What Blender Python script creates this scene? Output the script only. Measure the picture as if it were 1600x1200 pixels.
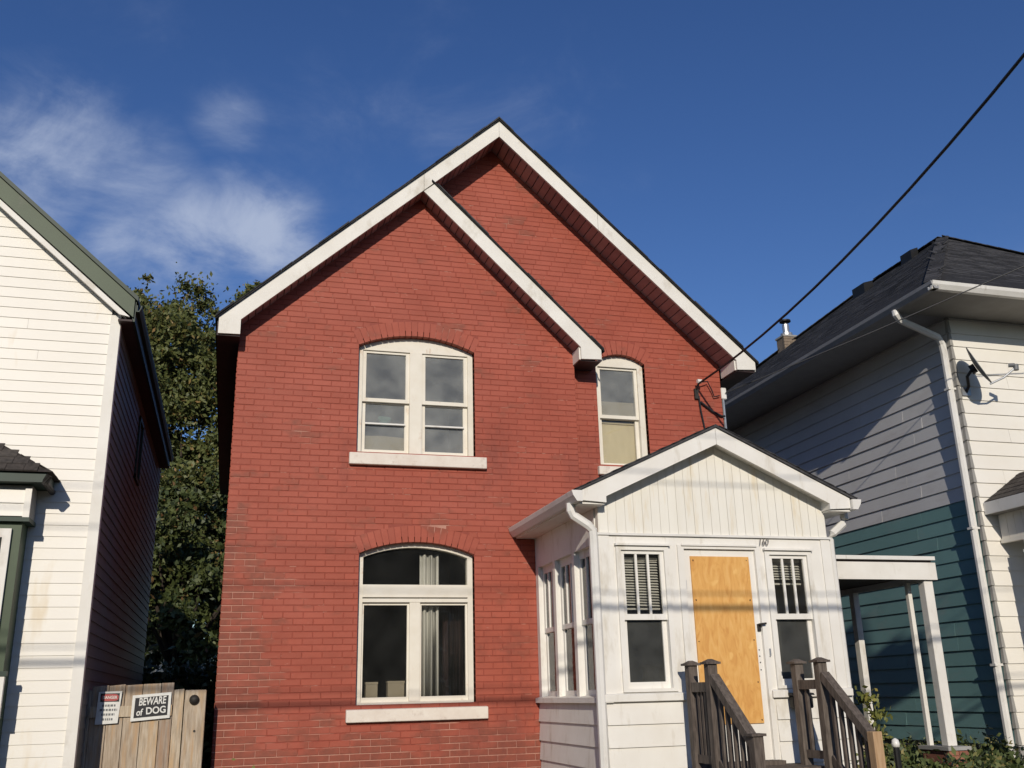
import bpy, bmesh, math, random
import numpy as np
from mathutils import Vector, Matrix
random.seed(7); rng = np.random.default_rng(7)
for o in list(bpy.data.objects): bpy.data.objects.remove(o)
scene = bpy.context.scene
C = scene.collection
R = math.radians
PPX, PPY = 5.98, -1.0        # the utility pole
G = -1.4                      # ground level at the houses (the eye of the camera is the origin)

# ------------------------------------------------------------------ camera
F = 1517.45
yaw, pit, rol = R(16.1725), R(17.7048), R(-1.4355)
fw = Vector((math.sin(yaw)*math.cos(pit), math.cos(yaw)*math.cos(pit), math.sin(pit)))
rt = Vector((math.cos(yaw), -math.sin(yaw), 0)); up = rt.cross(fw)
rt2 = math.cos(rol)*rt + math.sin(rol)*up; up2 = -math.sin(rol)*rt + math.cos(rol)*up
cd = bpy.data.cameras.new('camera'); cam = bpy.data.objects.new('camera', cd); C.objects.link(cam)
cam.matrix_world = Matrix((rt2, up2, -fw)).transposed().to_4x4()
cd.sensor_width = 36; cd.lens = F/1600*36; cd.clip_start = .05; cd.clip_end = 2000
scene.camera = cam

# ------------------------------------------------------------------ sun and sky
SA, SB = .25, .40             # the sun's travel per metre of depth: sideways, down
sdir = Vector((SA, 1, -SB)).normalized()
EL = math.asin(-sdir.z); AZ = math.atan2(-sdir.x, -sdir.y)      # towards the sun, from +Y clockwise
sl = bpy.data.lights.new('sun', 'SUN'); sl.energy = 3.5; sl.angle = R(.4); sl.color = (1, .915, .79)
so = bpy.data.objects.new('sun', sl); C.objects.link(so)
so.rotation_euler = sdir.to_track_quat('-Z', 'Y').to_euler(); so.location = (-6, -12, 14)
w = bpy.data.worlds.new('World'); scene.world = w; w.use_nodes = True
nt = w.node_tree; nt.nodes.clear(); N = nt.nodes.new; L = nt.links.new
out = N('ShaderNodeOutputWorld'); bg = N('ShaderNodeBackground'); bg.inputs[1].default_value = .098
sky = N('ShaderNodeTexSky'); sky.sky_type = 'NISHITA'; sky.sun_disc = False
sky.sun_elevation = EL; sky.sun_rotation = AZ; sky.air_density = 1.0; sky.dust_density = .3; sky.ozone_density = 3.0; sky.altitude = 200
tc = N('ShaderNodeTexCoord')
def wmath(op, a, b=None, c=None):
    n = N('ShaderNodeMath'); n.operation = op
    for i, v in enumerate((a, b, c)):
        if v is None: continue
        if isinstance(v, (int, float)): n.inputs[i].default_value = v
        else: L(v, n.inputs[i])
    return n.outputs[0]
def wnoise(sc, det, mp, dist=0.0):
    m = N('ShaderNodeMapping'); m.inputs['Scale'].default_value = mp; m.inputs['Rotation'].default_value = (0, R(-25), 0)
    L(tc.outputs['Generated'], m.inputs[0])
    n = N('ShaderNodeTexNoise'); n.inputs['Scale'].default_value = sc; n.inputs['Detail'].default_value = det
    n.inputs['Roughness'].default_value = .62; n.inputs['Distortion'].default_value = dist
    L(m.outputs[0], n.inputs['Vector']); return n.outputs[0]
puff = wnoise(8.5, 7, (1, 1, 1.6), .5); wisp = wnoise(4.2, 7, (1.0, 1.0, 2.6), .8); big = wnoise(1.7, 3, (1, 1, 1.6))
def blob(c, r, amp):
    d = N('ShaderNodeVectorMath'); d.operation = 'DISTANCE'; L(tc.outputs['Generated'], d.inputs[0]); d.inputs[1].default_value = c
    m = N('ShaderNodeMapRange'); m.interpolation_type = 'SMOOTHSTEP'; L(d.outputs['Value'], m.inputs[0])
    m.inputs[1].default_value = 0; m.inputs[2].default_value = r; m.inputs[3].default_value = amp; m.inputs[4].default_value = 0
    return m.outputs[0]
bank = None
for c, r, a in (((.005, .900, .435), .105, 1.25), ((-.055, .905, .42), .12, 1.1), ((-.125, .898, .425), .10, .75), ((-.2, .868, .462), .16, .85), ((-.11, .88, .46), .12, .75), ((.05, .83, .53), .45, .24),
                ((-.165, .848, .505), .10, .58), ((-.03, .85, .527), .07, .58), ((-.02, .875, .48), .06, .55), ((.2, .81, .55), .3, .27), ((-.32, .86, .40), .2, .6)):
    b = blob(c, r, a); bank = b if bank is None else wmath('MAXIMUM', bank, b)
field = wmath('MULTIPLY', wmath('SUBTRACT', big, .52), 1.6)          # scattered thin cloud over the rest of the sky
cover = wmath('MAXIMUM', bank, field)
fb = wmath('SUBTRACT', wmath('ADD', wmath('MULTIPLY', puff, .7), wmath('MULTIPLY', wisp, .3)), .5)
dens = wmath('ADD', wmath('MULTIPLY', cover, .82), wmath('MULTIPLY', wmath('MULTIPLY', fb, 2.7), wmath('ADD', cover, .16)))
mr = N('ShaderNodeMapRange'); mr.interpolation_type = 'SMOOTHSTEP'; L(dens, mr.inputs[0])
mr.inputs[1].default_value = .10; mr.inputs[2].default_value = 1.25; mr.inputs[3].default_value = 0; mr.inputs[4].default_value = .85
mx = N('ShaderNodeMix'); mx.data_type = 'RGBA'; L(mr.outputs[0], mx.inputs[0]); hs = N('ShaderNodeHueSaturation'); hs.inputs['Saturation'].default_value = 1.2; hs.inputs['Hue'].default_value = .515; L(sky.outputs[0], hs.inputs['Color']); L(hs.outputs[0], mx.inputs[6])
mx.inputs[7].default_value = (4.6, 5.3, 6.9, 1)
L(mx.outputs[2], bg.inputs[0]); L(bg.outputs[0], out.inputs[0])
vs = scene.view_settings; vs.view_transform = 'Standard'; vs.look = 'None'; vs.exposure = 0; vs.gamma = 1; vs.use_curve_mapping = False

# ------------------------------------------------------------------ materials
MATS = {}
def mat(name, c1, c2=None, scale=4, stretch=(1, 1, 1), rough=.7, bump=0, bscale=60, bstretch=None, spec=.3, dirt=None, rnd=0, metal=0, detail=3, c3=None):
    m = bpy.data.materials.new(name); m.use_nodes = True; MATS[name] = m
    t = m.node_tree; nn = t.nodes.new; ln = t.links.new
    p = t.nodes['Principled BSDF']; p.inputs['Roughness'].default_value = rough
    p.inputs['Specular IOR Level'].default_value = spec; p.inputs['Metallic'].default_value = metal
    g = nn('ShaderNodeNewGeometry')
    def noise(sc, st, det=detail, ro=.6):
        mp = nn('ShaderNodeMapping'); mp.inputs['Scale'].default_value = st; ln(g.outputs['Position'], mp.inputs[0])
        n = nn('ShaderNodeTexNoise'); n.inputs['Scale'].default_value = sc; n.inputs['Detail'].default_value = det; n.inputs['Roughness'].default_value = ro
        ln(mp.outputs[0], n.inputs['Vector']); return n.outputs[0]
    def ramp(s, a, b):
        r = nn('ShaderNodeMapRange'); r.inputs[1].default_value = a; r.inputs[2].default_value = b; ln(s, r.inputs[0]); return r.outputs[0]
    def mix(f, a, b):
        x = nn('ShaderNodeMix'); x.data_type = 'RGBA'
        for s, i in ((f, 0), (a, 6), (b, 7)):
            if isinstance(s, tuple): x.inputs[i].default_value = (*s, 1)
            elif isinstance(s, (int, float)): x.inputs[i].default_value = s
            else: ln(s, x.inputs[i])
        return x.outputs[2]
    col = mix(ramp(noise(scale, stretch), .3, .7), c1, c2 or tuple(v*.85 for v in c1))
    if c3: col = mix(ramp(noise(scale*.37+.3, stretch, 3), .5, .68), col, c3)
    if dirt:
        dc, ds, lo, hi, st = dirt
        col = mix(ramp(noise(ds, st, 4, .7), lo, hi), col, dc)
    if rnd:
        oi = nn('ShaderNodeObjectInfo'); ad = nn('ShaderNodeMath'); ad.operation = 'ADD'
        ln(oi.outputs['Random'], ad.inputs[0]); ln(g.outputs['Random Per Island'], ad.inputs[1])
        fr = nn('ShaderNodeMath'); fr.operation = 'FRACT'; ln(ad.outputs[0], fr.inputs[0])
        r = nn('ShaderNodeMapRange'); r.inputs[3].default_value = 1-rnd; r.inputs[4].default_value = 1+rnd; ln(fr.outputs[0], r.inputs[0])
        h = nn('ShaderNodeHueSaturation'); ln(col, h.inputs['Color']); ln(r.outputs[0], h.inputs['Value'])
        hr = nn('ShaderNodeMath'); hr.operation = 'MULTIPLY_ADD'; ln(fr.outputs[0], hr.inputs[0]); hr.inputs[1].default_value = .03*min(1, rnd*3); hr.inputs[2].default_value = .5-.015*min(1, rnd*3)
        ln(hr.outputs[0], h.inputs['Hue']); col = h.outputs[0]
    ln(col, p.inputs['Base Color'])
    if bump:
        b = nn('ShaderNodeBump'); b.inputs['Strength'].default_value = min(1, bump); b.inputs['Distance'].default_value = .004
        ln(noise(bscale, bstretch or stretch, 2), b.inputs['Height']); ln(b.outputs[0], p.inputs['Normal'])
    m['mix'] = 1
    return m
mat('white_paint', (.74, .715, .66), (.67, .64, .58), 3, rough=.55, bscale=45, dirt=((.45, .40, .32), 2.6, .55, .80, (1, 1, .6)))
mat('porch_white', (.76, .74, .69), (.70, .67, .61), 2.5, rough=.5, bscale=30, dirt=((.50, .45, .36), 3.4, .55, .82, (1.6, 1.6, .5)))
mat('gable_cream', (.76, .735, .665), (.72, .69, .61), 3, (3, 3, .5), rough=.5, dirt=((.62, .50, .30), 2.2, .56, .8, (2.5, 2.5, .4)), rnd=.02)
mat('window_cream', (.74, .70, .61), (.68, .63, .53), 5, rough=.5, bscale=60, dirt=((.50, .34, .22), 6, .62, .78, (1, 1, .6)))
mat('stone_sill', (.74, .68, .60), (.66, .58, .50), 6, rough=.8, bump=.5, bscale=50, dirt=((.40, .30, .24), 5, .56, .8, (1, 1, 1)))
mat('vinyl_cream', (.74, .71, .645), (.71, .675, .605), 1.3, rough=.45, bscale=90, bstretch=(.3, .3, 2), dirt=((.58, .46, .28), 1.6, .60, .82, (1.4, 1.4, .35)), rnd=.015)
mat('metal_white', (.74, .72, .68), (.67, .65, .60), 4, rough=.35, spec=.5, dirt=((.42, .38, .32), 5, .60, .80, (2, 2, .4)))
mat('soffit_maroon', (.40, .255, .245), (.34, .215, .205), 6, rough=.5, rnd=.22)
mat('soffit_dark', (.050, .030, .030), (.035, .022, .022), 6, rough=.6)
mat('soffit_grey', (.30, .29, .27), (.25, .24, .22), 3, rough=.6, rnd=.04)
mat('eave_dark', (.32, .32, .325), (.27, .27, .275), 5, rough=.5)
mat('shingle', (.062, .061, .064), (.032, .032, .034), 22, rough=.95, bump=.8, bscale=260, rnd=.42, spec=.15)
mat('shingle_brown', (.085, .072, .064), (.045, .04, .036), 22, rough=.95, bump=.8, bscale=260, rnd=.35, spec=.15)
mat('green_paint', (.052, .078, .040), (.044, .066, .034), 4, rough=.5, dirt=((.09, .10, .07), 4, .6, .8, (1, 1, 1)))
mat('green_dark', (.020, .040, .028), (.016, .032, .022), 4, rough=.5)
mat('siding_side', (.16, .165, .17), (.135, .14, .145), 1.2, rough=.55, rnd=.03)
mat('siding_grey', (.57, .562, .555), (.52, .512, .505), 1.4, rough=.5, bscale=80, bstretch=(.4, .4, 2), dirt=((.44, .42, .40), 1.8, .55, .8, (.4, .4, 1.6)), rnd=.03)
mat('siding_teal', (.150, .270, .262), (.130, .240, .235), 1.6, rough=.5, bscale=80, bstretch=(.4, .4, 2), dirt=((.19, .25, .24), 2.4, .56, .78, (.6, .6, 1.4)), rnd=.05)
mat('siding_white', (.76, .73, .66), (.72, .68, .60), 1.4, rough=.5, bscale=80, dirt=((.55, .47, .34), 1.3, .60, .82, (.8, .8, .5)), rnd=.02)
mat('old_wood', (.50, .42, .325), (.29, .22, .155), 9, (6, 6, .55), rough=.9, bump=.8, bscale=30, bstretch=(8, 8, .5), rnd=.22, c3=(.44, .30, .18))
mat('rail_wood', (.150, .122, .102), (.062, .049, .041), 9, (5, 3, .7), rough=.85, bump=.7, bscale=30, bstretch=(8, 8, .5), rnd=.15)
mat('new_wood', (.46, .31, .18), (.34, .21, .11), 8, (6, 6, .6), rough=.8, bump=.5, bscale=30, bstretch=(8, 8, .5))
mat('shade_beige', (.80, .70, .48), (.72, .62, .42), 5, (2, 2, .6), rough=.9, bump=.6, bscale=9)
mat('curtain_white', (.80, .79, .75), (.72, .71, .67), 3, (4, 4, .3), rough=.9)
mat('card', (.42, .37, .29), (.34, .29, .22), 5, rough=.95)
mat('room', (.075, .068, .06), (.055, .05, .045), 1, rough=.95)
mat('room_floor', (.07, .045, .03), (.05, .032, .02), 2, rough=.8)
mat('black', (.012, .012, .012), rough=.5)
mat('black_rubber', (.018, .019, .022), rough=.5)
mat('iron', (.06, .055, .05), (.03, .028, .026), 20, rough=.6, metal=.6)
mat('galvanised', (.52, .53, .54), (.40, .41, .42), 12, rough=.42, metal=.8)
mat('dish_grey', (.15, .155, .16), (.12, .125, .13), 6, rough=.45)
mat('sign_white', (.70, .70, .66), (.60, .59, .55), 18, rough=.4, dirt=((.45, .40, .34), 20, .6, .8, (1, 1, 1)))
mat('sign_black', (.014, .014, .018), rough=.4)
mat('sign_red', (.40, .06, .055), (.33, .09, .08), 30, rough=.5)
mat('teal_plastic', (.22, .50, .44), rough=.5)
mat('number_brown', (.16, .14, .12), rough=.6)
mat('pole_wood', (.14, .10, .075), (.08, .06, .045), 5, (4, 4, .3), rough=.95, bump=.7)
mat('bark', (.060, .045, .034), (.030, .023, .018), 8, (4, 4, .6), rough=.95, bump=1, bscale=25)
mat('concrete', (.34, .33, .31), (.27, .26, .245), 3, rough=.9, bump=.5)
mat('asphalt', (.055, .055, .056), (.040, .040, .041), 6, rough=.95, bump=.8, bscale=150)
mat('ground', (.085, .090, .038), (.075, .058, .036), 2.5, rough=1, bump=1, bscale=40, c3=(.11, .085, .055))
mat('chimney_brick', (.24, .19, .14), (.17, .13, .10), 20, rough=.95, bump=.6)
mat('pier_brick', (.30, .13, .085), (.22, .09, .06), 14, rough=.9, bump=.6, rnd=.2)
mat('block', (.30, .29, .28), (.24, .23, .22), 9, rough=.95, bump=.7)
mat('flower', (.55, .45, .05), rough=.7)
def leafmat(name, c1, c2, c3, amount):
    m = bpy.data.materials.new(name); m.use_nodes = True; MATS[name] = m
    t = m.node_tree; nn = t.nodes.new; ln = t.links.new; p = t.nodes['Principled BSDF']
    g = nn('ShaderNodeNewGeometry'); cr = nn('ShaderNodeValToRGB')
    cr.color_ramp.elements[0].color = (*c1, 1); cr.color_ramp.elements[1].color = (*c2, 1); cr.color_ramp.elements[1].position = 1-amount
    e = cr.color_ramp.elements.new(1.0); e.color = (*c3, 1)
    ln(g.outputs['Random Per Island'], cr.inputs[0]); ln(cr.outputs[0], p.inputs['Base Color'])
    p.inputs['Roughness'].default_value = .55; p.inputs['Specular IOR Level'].default_value = .35
leafmat('leaf', (.046, .062, .018), (.120, .128, .038), (.22, .13, .05), .10)
leafmat('leaf_dark', (.030, .045, .014), (.085, .10, .028), (.16, .08, .035), .06)
leafmat('leaf_weed', (.035, .055, .016), (.11, .13, .04), (.24, .20, .07), .15)
leafmat('leaf_vine', (.07, .09, .02), (.20, .20, .05), (.30, .24, .06), .2)

def brickmat(name, mortar):
    # painted brick: red coat, thin and worn in patches, more so low down and at the left corner
    m = bpy.data.materials.new(name); m.use_nodes = True; MATS[name] = m
    t = m.node_tree; nn = t.nodes.new; ln = t.links.new; p = t.nodes['Principled BSDF']
    p.inputs['Roughness'].default_value = .62; p.inputs['Specular IOR Level'].default_value = .3
    g = nn('ShaderNodeNewGeometry')
    def noise(sc, st=(1, 1, 1), det=3, ro=.6):
        mp = nn('ShaderNodeMapping'); mp.inputs['Scale'].default_value = st; ln(g.outputs['Position'], mp.inputs[0])
        n = nn('ShaderNodeTexNoise'); n.inputs['Scale'].default_value = sc; n.inputs['Detail'].default_value = det; n.inputs['Roughness'].default_value = ro
        ln(mp.outputs[0], n.inputs['Vector']); return n.outputs[0]
    def M(op, a, b):
        n = nn('ShaderNodeMath'); n.operation = op
        for i, v in enumerate((a, b)):
            if isinstance(v, (int, float)): n.inputs[i].default_value = v
            else: ln(v, n.inputs[i])
        return n.outputs[0]
    def ramp(s, a, b, c=0, d=1):
        r = nn('ShaderNodeMapRange'); r.inputs[1].default_value = a; r.inputs[2].default_value = b; r.inputs[3].default_value = c; r.inputs[4].default_value = d; ln(s, r.inputs[0]); return r.outputs[0]
    def mix(f, a, b):
        x = nn('ShaderNodeMix'); x.data_type = 'RGBA'
        for s, i in ((f, 0), (a, 6), (b, 7)):
            if isinstance(s, tuple): x.inputs[i].default_value = (*s, 1)
            else: ln(s, x.inputs[i])
        return x.outputs[2]
    sp = nn('ShaderNodeSeparateXYZ'); ln(g.outputs['Position'], sp.inputs[0])
    oi = nn('ShaderNodeObjectInfo'); rnd = M('FRACT', M('ADD', oi.outputs['Random'], g.outputs['Random Per Island']), 0)
    col = mix(ramp(noise(2.2), .3, .7), (.350, .080, .047), (.300, .066, .038))
    col = mix(ramp(noise(.9, (1, 1, 2)), .42, .7, 0, .8), col, (.375, .094, .060))
    low = M('MAXIMUM', ramp(sp.outputs[2], -.15, -.65), M('MULTIPLY', ramp(sp.outputs[0], .75, .0), ramp(sp.outputs[2], 2.6, .9)))
    patch = M('MULTIPLY', ramp(noise(3.4, (1, 1, 1.8), 4, .7), .615, .66), .55)
    worn = ramp(M('ADD', M('ADD', noise(1.9, (1, 1, 1.5)), M('MULTIPLY', low, .34)), M('MULTIPLY', M('SUBTRACT', rnd, .5), 0.0 if mortar else .22)), .60, .74)
    if mortar:
        col = mix(M('MAXIMUM', M('MULTIPLY', worn, .85), patch), mix(ramp(noise(30), .45, .6, 0, .6), (.250, .051, .031), (.29, .062, .039)), (.47, .25, .185))
    else:
        col = mix(M('MULTIPLY', worn, .75), col, mix(ramp(noise(14), .35, .65), (.235, .062, .036), (.165, .052, .032)))
        h = nn('ShaderNodeHueSaturation'); ln(col, h.inputs['Color']); ln(ramp(rnd, 0, 1, .94, 1.05), h.inputs['Value']); col = h.outputs[0]
        chip = M('MULTIPLY', ramp(noise(9, (1, 1, 2.5), 4, .75), .68, .74), .55)
        col = mix(chip, col, (.46, .22, .165))
    # grime of the old wall: streaks round the sills, along the recess and at the foot
    grime = None
    for c, r_, a_ in (((2.95, 11.0, 2.75), .75, .34), ((1.15, 11.0, 2.6), .55, .26), ((3.0, 11.0, .35), .9, .22), ((2.9, 11.0, -.45), 1.2, .34), ((4.2, 11.1, 2.6), .7, .36), ((-.1, 11.0, 1.6), .45, .26),):
        vm = nn('ShaderNodeVectorMath'); vm.operation = 'DISTANCE'; ln(g.outputs['Position'], vm.inputs[0]); vm.inputs[1].default_value = c
        q = ramp(vm.outputs['Value'], 0, r_, a_, 0); grime = q if grime is None else M('MAXIMUM', grime, q)
    soot = M('MULTIPLY', ramp(M('ADD', noise(2.4, (1.5, 1, .8), 5, .75), grime), .64, .92), .5)
    col = mix(soot, col, (.16, .042, .030))
    ln(col, p.inputs['Base Color'])
    b = nn('ShaderNodeBump'); b.inputs['Strength'].default_value = .6; b.inputs['Distance'].default_value = .004
    ln(noise(22), b.inputs['Height']); ln(b.outputs[0], p.inputs['Normal'])
brickmat('brick_paint', False); brickmat('mortar_paint', True)

def plymat():
    m = bpy.data.materials.new('plywood'); m.use_nodes = True; MATS['plywood'] = m
    t = m.node_tree; nn = t.nodes.new; ln = t.links.new; p = t.nodes['Principled BSDF']; p.inputs['Roughness'].default_value = .7
    g = nn('ShaderNodeNewGeometry')
    mp = nn('ShaderNodeMapping'); mp.inputs['Scale'].default_value = (4.5, 4.5, 1.4); ln(g.outputs['Position'], mp.inputs[0])
    n = nn('ShaderNodeTexNoise'); n.inputs['Scale'].default_value = 3.2; n.inputs['Detail'].default_value = 6; n.inputs['Distortion'].default_value = 1.6; ln(mp.outputs[0], n.inputs['Vector'])
    cr = nn('ShaderNodeValToRGB'); e = cr.color_ramp.elements
    e[0].position = .30; e[0].color = (.57, .27, .065, 1); e[1].position = .72; e[1].color = (.71, .41, .135, 1)
    e2 = e.new(.5); e2.color = (.66, .35, .095, 1); ln(n.outputs[0], cr.inputs[0])
    v = nn('ShaderNodeTexVoronoi'); v.inputs['Scale'].default_value = 6.5; mv = nn('ShaderNodeMapping'); mv.inputs['Scale'].default_value = (1.15, .2, .8)
    n2 = nn('ShaderNodeTexNoise'); n2.inputs['Scale'].default_value = 9; ln(g.outputs['Position'], n2.inputs['Vector'])
    ad = nn('ShaderNodeMix'); ad.data_type = 'VECTOR'; ad.inputs[0].default_value = .12; ln(g.outputs['Position'], ad.inputs[4]); ln(n2.outputs['Color'], ad.inputs[5])
    ln(ad.outputs[1], mv.inputs[0]); ln(mv.outputs[0], v.inputs['Vector'])
    kr = nn('ShaderNodeMapRange'); kr.inputs[1].default_value = .12; kr.inputs[2].default_value = .22; kr.inputs[3].default_value = .7; kr.inputs[4].default_value = 0; ln(v.outputs['Distance'], kr.inputs[0])
    x = nn('ShaderNodeMix'); x.data_type = 'RGBA'; ln(kr.outputs[0], x.inputs[0]); ln(cr.outputs[0], x.inputs[6]); x.inputs[7].default_value = (.76, .46, .15, 1)
    k2 = nn('ShaderNodeMapRange'); k2.inputs[1].default_value = .03; k2.inputs[2].default_value = .07; k2.inputs[3].default_value = .75; k2.inputs[4].default_value = 0; ln(v.outputs['Distance'], k2.inputs[0])
    y = nn('ShaderNodeMix'); y.data_type = 'RGBA'; ln(k2.outputs[0], y.inputs[0]); ln(x.outputs[2], y.inputs[6]); y.inputs[7].default_value = (.26, .10, .02, 1)
    ln(y.outputs[2], p.inputs['Base Color'])
plymat()

def glassmat(name, tint, ior=1.5, extra=0.0):
    m = bpy.data.materials.new(name); m.use_nodes = True; MATS[name] = m
    t = m.node_tree; nn = t.nodes.new; ln = t.links.new; t.nodes.remove(t.nodes['Principled BSDF'])
    tr = nn('ShaderNodeBsdfTransparent'); tr.inputs[0].default_value = (*tint, 1)
    gl = nn('ShaderNodeBsdfGlossy'); gl.inputs['Roughness'].default_value = .02; gl.inputs[0].default_value = (1, 1, 1, 1)
    g = nn('ShaderNodeNewGeometry'); n = nn('ShaderNodeTexNoise'); n.inputs['Scale'].default_value = 3.5; ln(g.outputs['Position'], n.inputs['Vector'])
    b = nn('ShaderNodeBump'); b.inputs['Strength'].default_value = .12; b.inputs['Distance'].default_value = .01; ln(n.outputs[0], b.inputs['Height']); ln(b.outputs[0], gl.inputs['Normal'])
    fr = nn('ShaderNodeFresnel'); fr.inputs[0].default_value = ior
    df = nn('ShaderNodeBsdfDiffuse'); df.inputs[0].default_value = (.55, .56, .53, 1)
    mm = nn('ShaderNodeMixShader'); ln(fr.outputs[0], mm.inputs[0]); ln(tr.outputs[0], mm.inputs[1]); ln(gl.outputs[0], mm.inputs[2])
    m2 = nn('ShaderNodeMixShader')
    n2 = nn('ShaderNodeTexNoise'); n2.inputs['Scale'].default_value = 4; n2.inputs['Detail'].default_value = 6; ln(g.outputs['Position'], n2.inputs['Vector'])
    mrr = nn('ShaderNodeMapRange'); mrr.inputs[1].default_value = .3; mrr.inputs[2].default_value = .7; mrr.inputs[3].default_value = extra*.55; mrr.inputs[4].default_value = extra*1.3; ln(n2.outputs[0], mrr.inputs[0])
    ln(mrr.outputs[0], m2.inputs[0]); ln(mm.outputs[0], m2.inputs[1]); ln(df.outputs[0], m2.inputs[2])
    ln(m2.outputs[0], t.nodes['Material Output'].inputs[0])
glassmat('glass', (.86, .86, .84), 1.45, .012)
glassmat('glass_pale', (.74, .74, .72), 1.5, .21)          # pale matt film mixed unevenly into the upstairs storm panes
glassmat('glass_screen', (.45, .46, .45), 1.4, .07)         # insect screen behind the pane

# ------------------------------------------------------------------ mesh helpers
class MB:
    def __init__(s): s.v = []; s.f = []
    def hexa(s, p):            # 8 points: bottom ring 0-3, top ring 4-7 (same order)
        b = len(s.v); s.v += [tuple(q) for q in p]
        s.f += [tuple(b+i for i in q) for q in ((3, 2, 1, 0), (4, 5, 6, 7), (0, 1, 5, 4), (1, 2, 6, 5), (2, 3, 7, 6), (3, 0, 4, 7))]
        return s
    def box(s, x0, x1, y0, y1, z0, z1):
        return s.hexa([(x0, y0, z0), (x1, y0, z0), (x1, y1, z0), (x0, y1, z0), (x0, y0, z1), (x1, y0, z1), (x1, y1, z1), (x0, y1, z1)])
    def prism(s, pts, lo, hi, axis='y'):     # polygon in (x,z) pushed along y, or (y,z) along x, or (x,y) along z
        n = len(pts); b = len(s.v)
        for d in (lo, hi):
            for a, c in pts:
                s.v.append({'y': (a, d, c), 'x': (d, a, c), 'z': (a, c, d)}[axis])
        s.f.append(tuple(b+i for i in range(n))); s.f.append(tuple(b+n+i for i in reversed(range(n))))
        for i in range(n): j = (i+1) % n; s.f.append((b+j, b+i, b+n+i, b+n+j))
        return s
    def tube(s, path, r, seg=8, cap=True):
        path = [Vector(p) for p in path]; n = len(path); rr = r if isinstance(r, (list, tuple)) else [r]*n
        b = len(s.v)
        for i, p in enumerate(path):
            d = (path[min(i+1, n-1)]-path[max(i-1, 0)]).normalized()
            a = Vector((0, 0, 1)) if abs(d.z) < .9 else Vector((1, 0, 0))
            u = d.cross(a).normalized(); v = d.cross(u)
            for k in range(seg):
                t = 2*math.pi*(k+.5)/seg; s.v.append(tuple(p+(u*math.cos(t)+v*math.sin(t))*rr[i]))
        for i in range(n-1):
            for k in range(seg):
                k2 = (k+1) % seg; s.f.append((b+i*seg+k, b+i*seg+k2, b+(i+1)*seg+k2, b+(i+1)*seg+k))
        if cap: s.f.append(tuple(b+k for k in reversed(range(seg)))); s.f.append(tuple(b+(n-1)*seg+k for k in range(seg)))
        return s
    def bar(s, p, q, w, h, upv=(0, 0, 1)):   # rectangular bar from p to q
        p = Vector(p); q = Vector(q); d = (q-p).normalized(); u = d.cross(Vector(upv)).normalized()*w/2; v = u.cross(d).normalized()*h/2
        return s.hexa([p-u-v, p+u-v, q+u-v, q-u-v, p-u+v, p+u+v, q+u+v, q-u+v])
    def mesh(s, name, off=(0, 0, 0)):
        me = bpy.data.meshes.new(name); o = Vector(off)
        me.from_pydata([tuple(Vector(v)-o) for v in s.v], [], s.f); me.update()
        bm = bmesh.new(); bm.from_mesh(me); bmesh.ops.recalc_face_normals(bm, faces=bm.faces); bm.to_mesh(me); bm.free()
        return me
ORG = {}
def tag(o, label=None, cat=None, group=None, kind=None):
    if label: o['label'] = label
    if cat: o['category'] = cat
    if group: o['group'] = group
    if kind: o['kind'] = kind
    return o
def thing(name, loc, label, cat, group=None):
    o = bpy.data.objects.new(name, None); C.objects.link(o); o.location = loc; o.empty_display_size = .2
    ORG[o.name] = Vector(loc); return tag(o, label, cat, group)
def link(name, me, material, parent=None, smooth=False, origin=None, bevel=0):
    o = bpy.data.objects.new(name, me); C.objects.link(o)
    if material and not me.materials: me.materials.append(MATS[material])
    if smooth:
        for p in me.polygons: p.use_smooth = True
    if parent: o.parent = parent
    if bevel:
        b = o.modifiers.new('bevel', 'BEVEL'); b.width = bevel; b.segments = 1; b.limit_method = 'ANGLE'
    return o
def build(mb, name, material, parent=None, smooth=False, origin=None, bevel=0):
    """origin: world place of the object's own origin (default the parent's)"""
    po = ORG[parent.name] if parent else Vector((0, 0, 0))
    og = Vector(origin) if origin else po
    o = link(name, mb.mesh(name, og), material, parent, smooth, bevel=bevel)
    o.location = og-po; ORG[o.name] = og
    return o
def text_mesh(body, size, extrude=.001, bold=0.0):
    cu = bpy.data.curves.new('lettering', 'FONT'); cu.body = body; cu.size = size; cu.extrude = extrude; cu.offset = bold; cu.align_x = 'CENTER'; cu.align_y = 'CENTER'
    ob = bpy.data.objects.new('lettering', cu); C.objects.link(ob); dg = bpy.context.evaluated_depsgraph_get(); dg.update()
    me = bpy.data.meshes.new_from_object(ob.evaluated_get(dg)); bpy.data.objects.remove(ob); return me
def put_text(body, size, at, material, parent, sx=1, rz=0, bold=0.0, shear=0):
    me = text_mesh(body, size, bold=bold)
    m = Matrix.Rotation(R(90), 4, 'X') @ Matrix(((sx, shear, 0, 0), (0, 1, 0, 0), (0, 0, 1, 0), (0, 0, 0, 1)))
    me.transform(Matrix.Rotation(rz, 4, 'Y') @ m); me.materials.clear()
    o = link('lettering', me, material, parent); o.location = Vector(at)-ORG[parent.name]; return o

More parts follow.
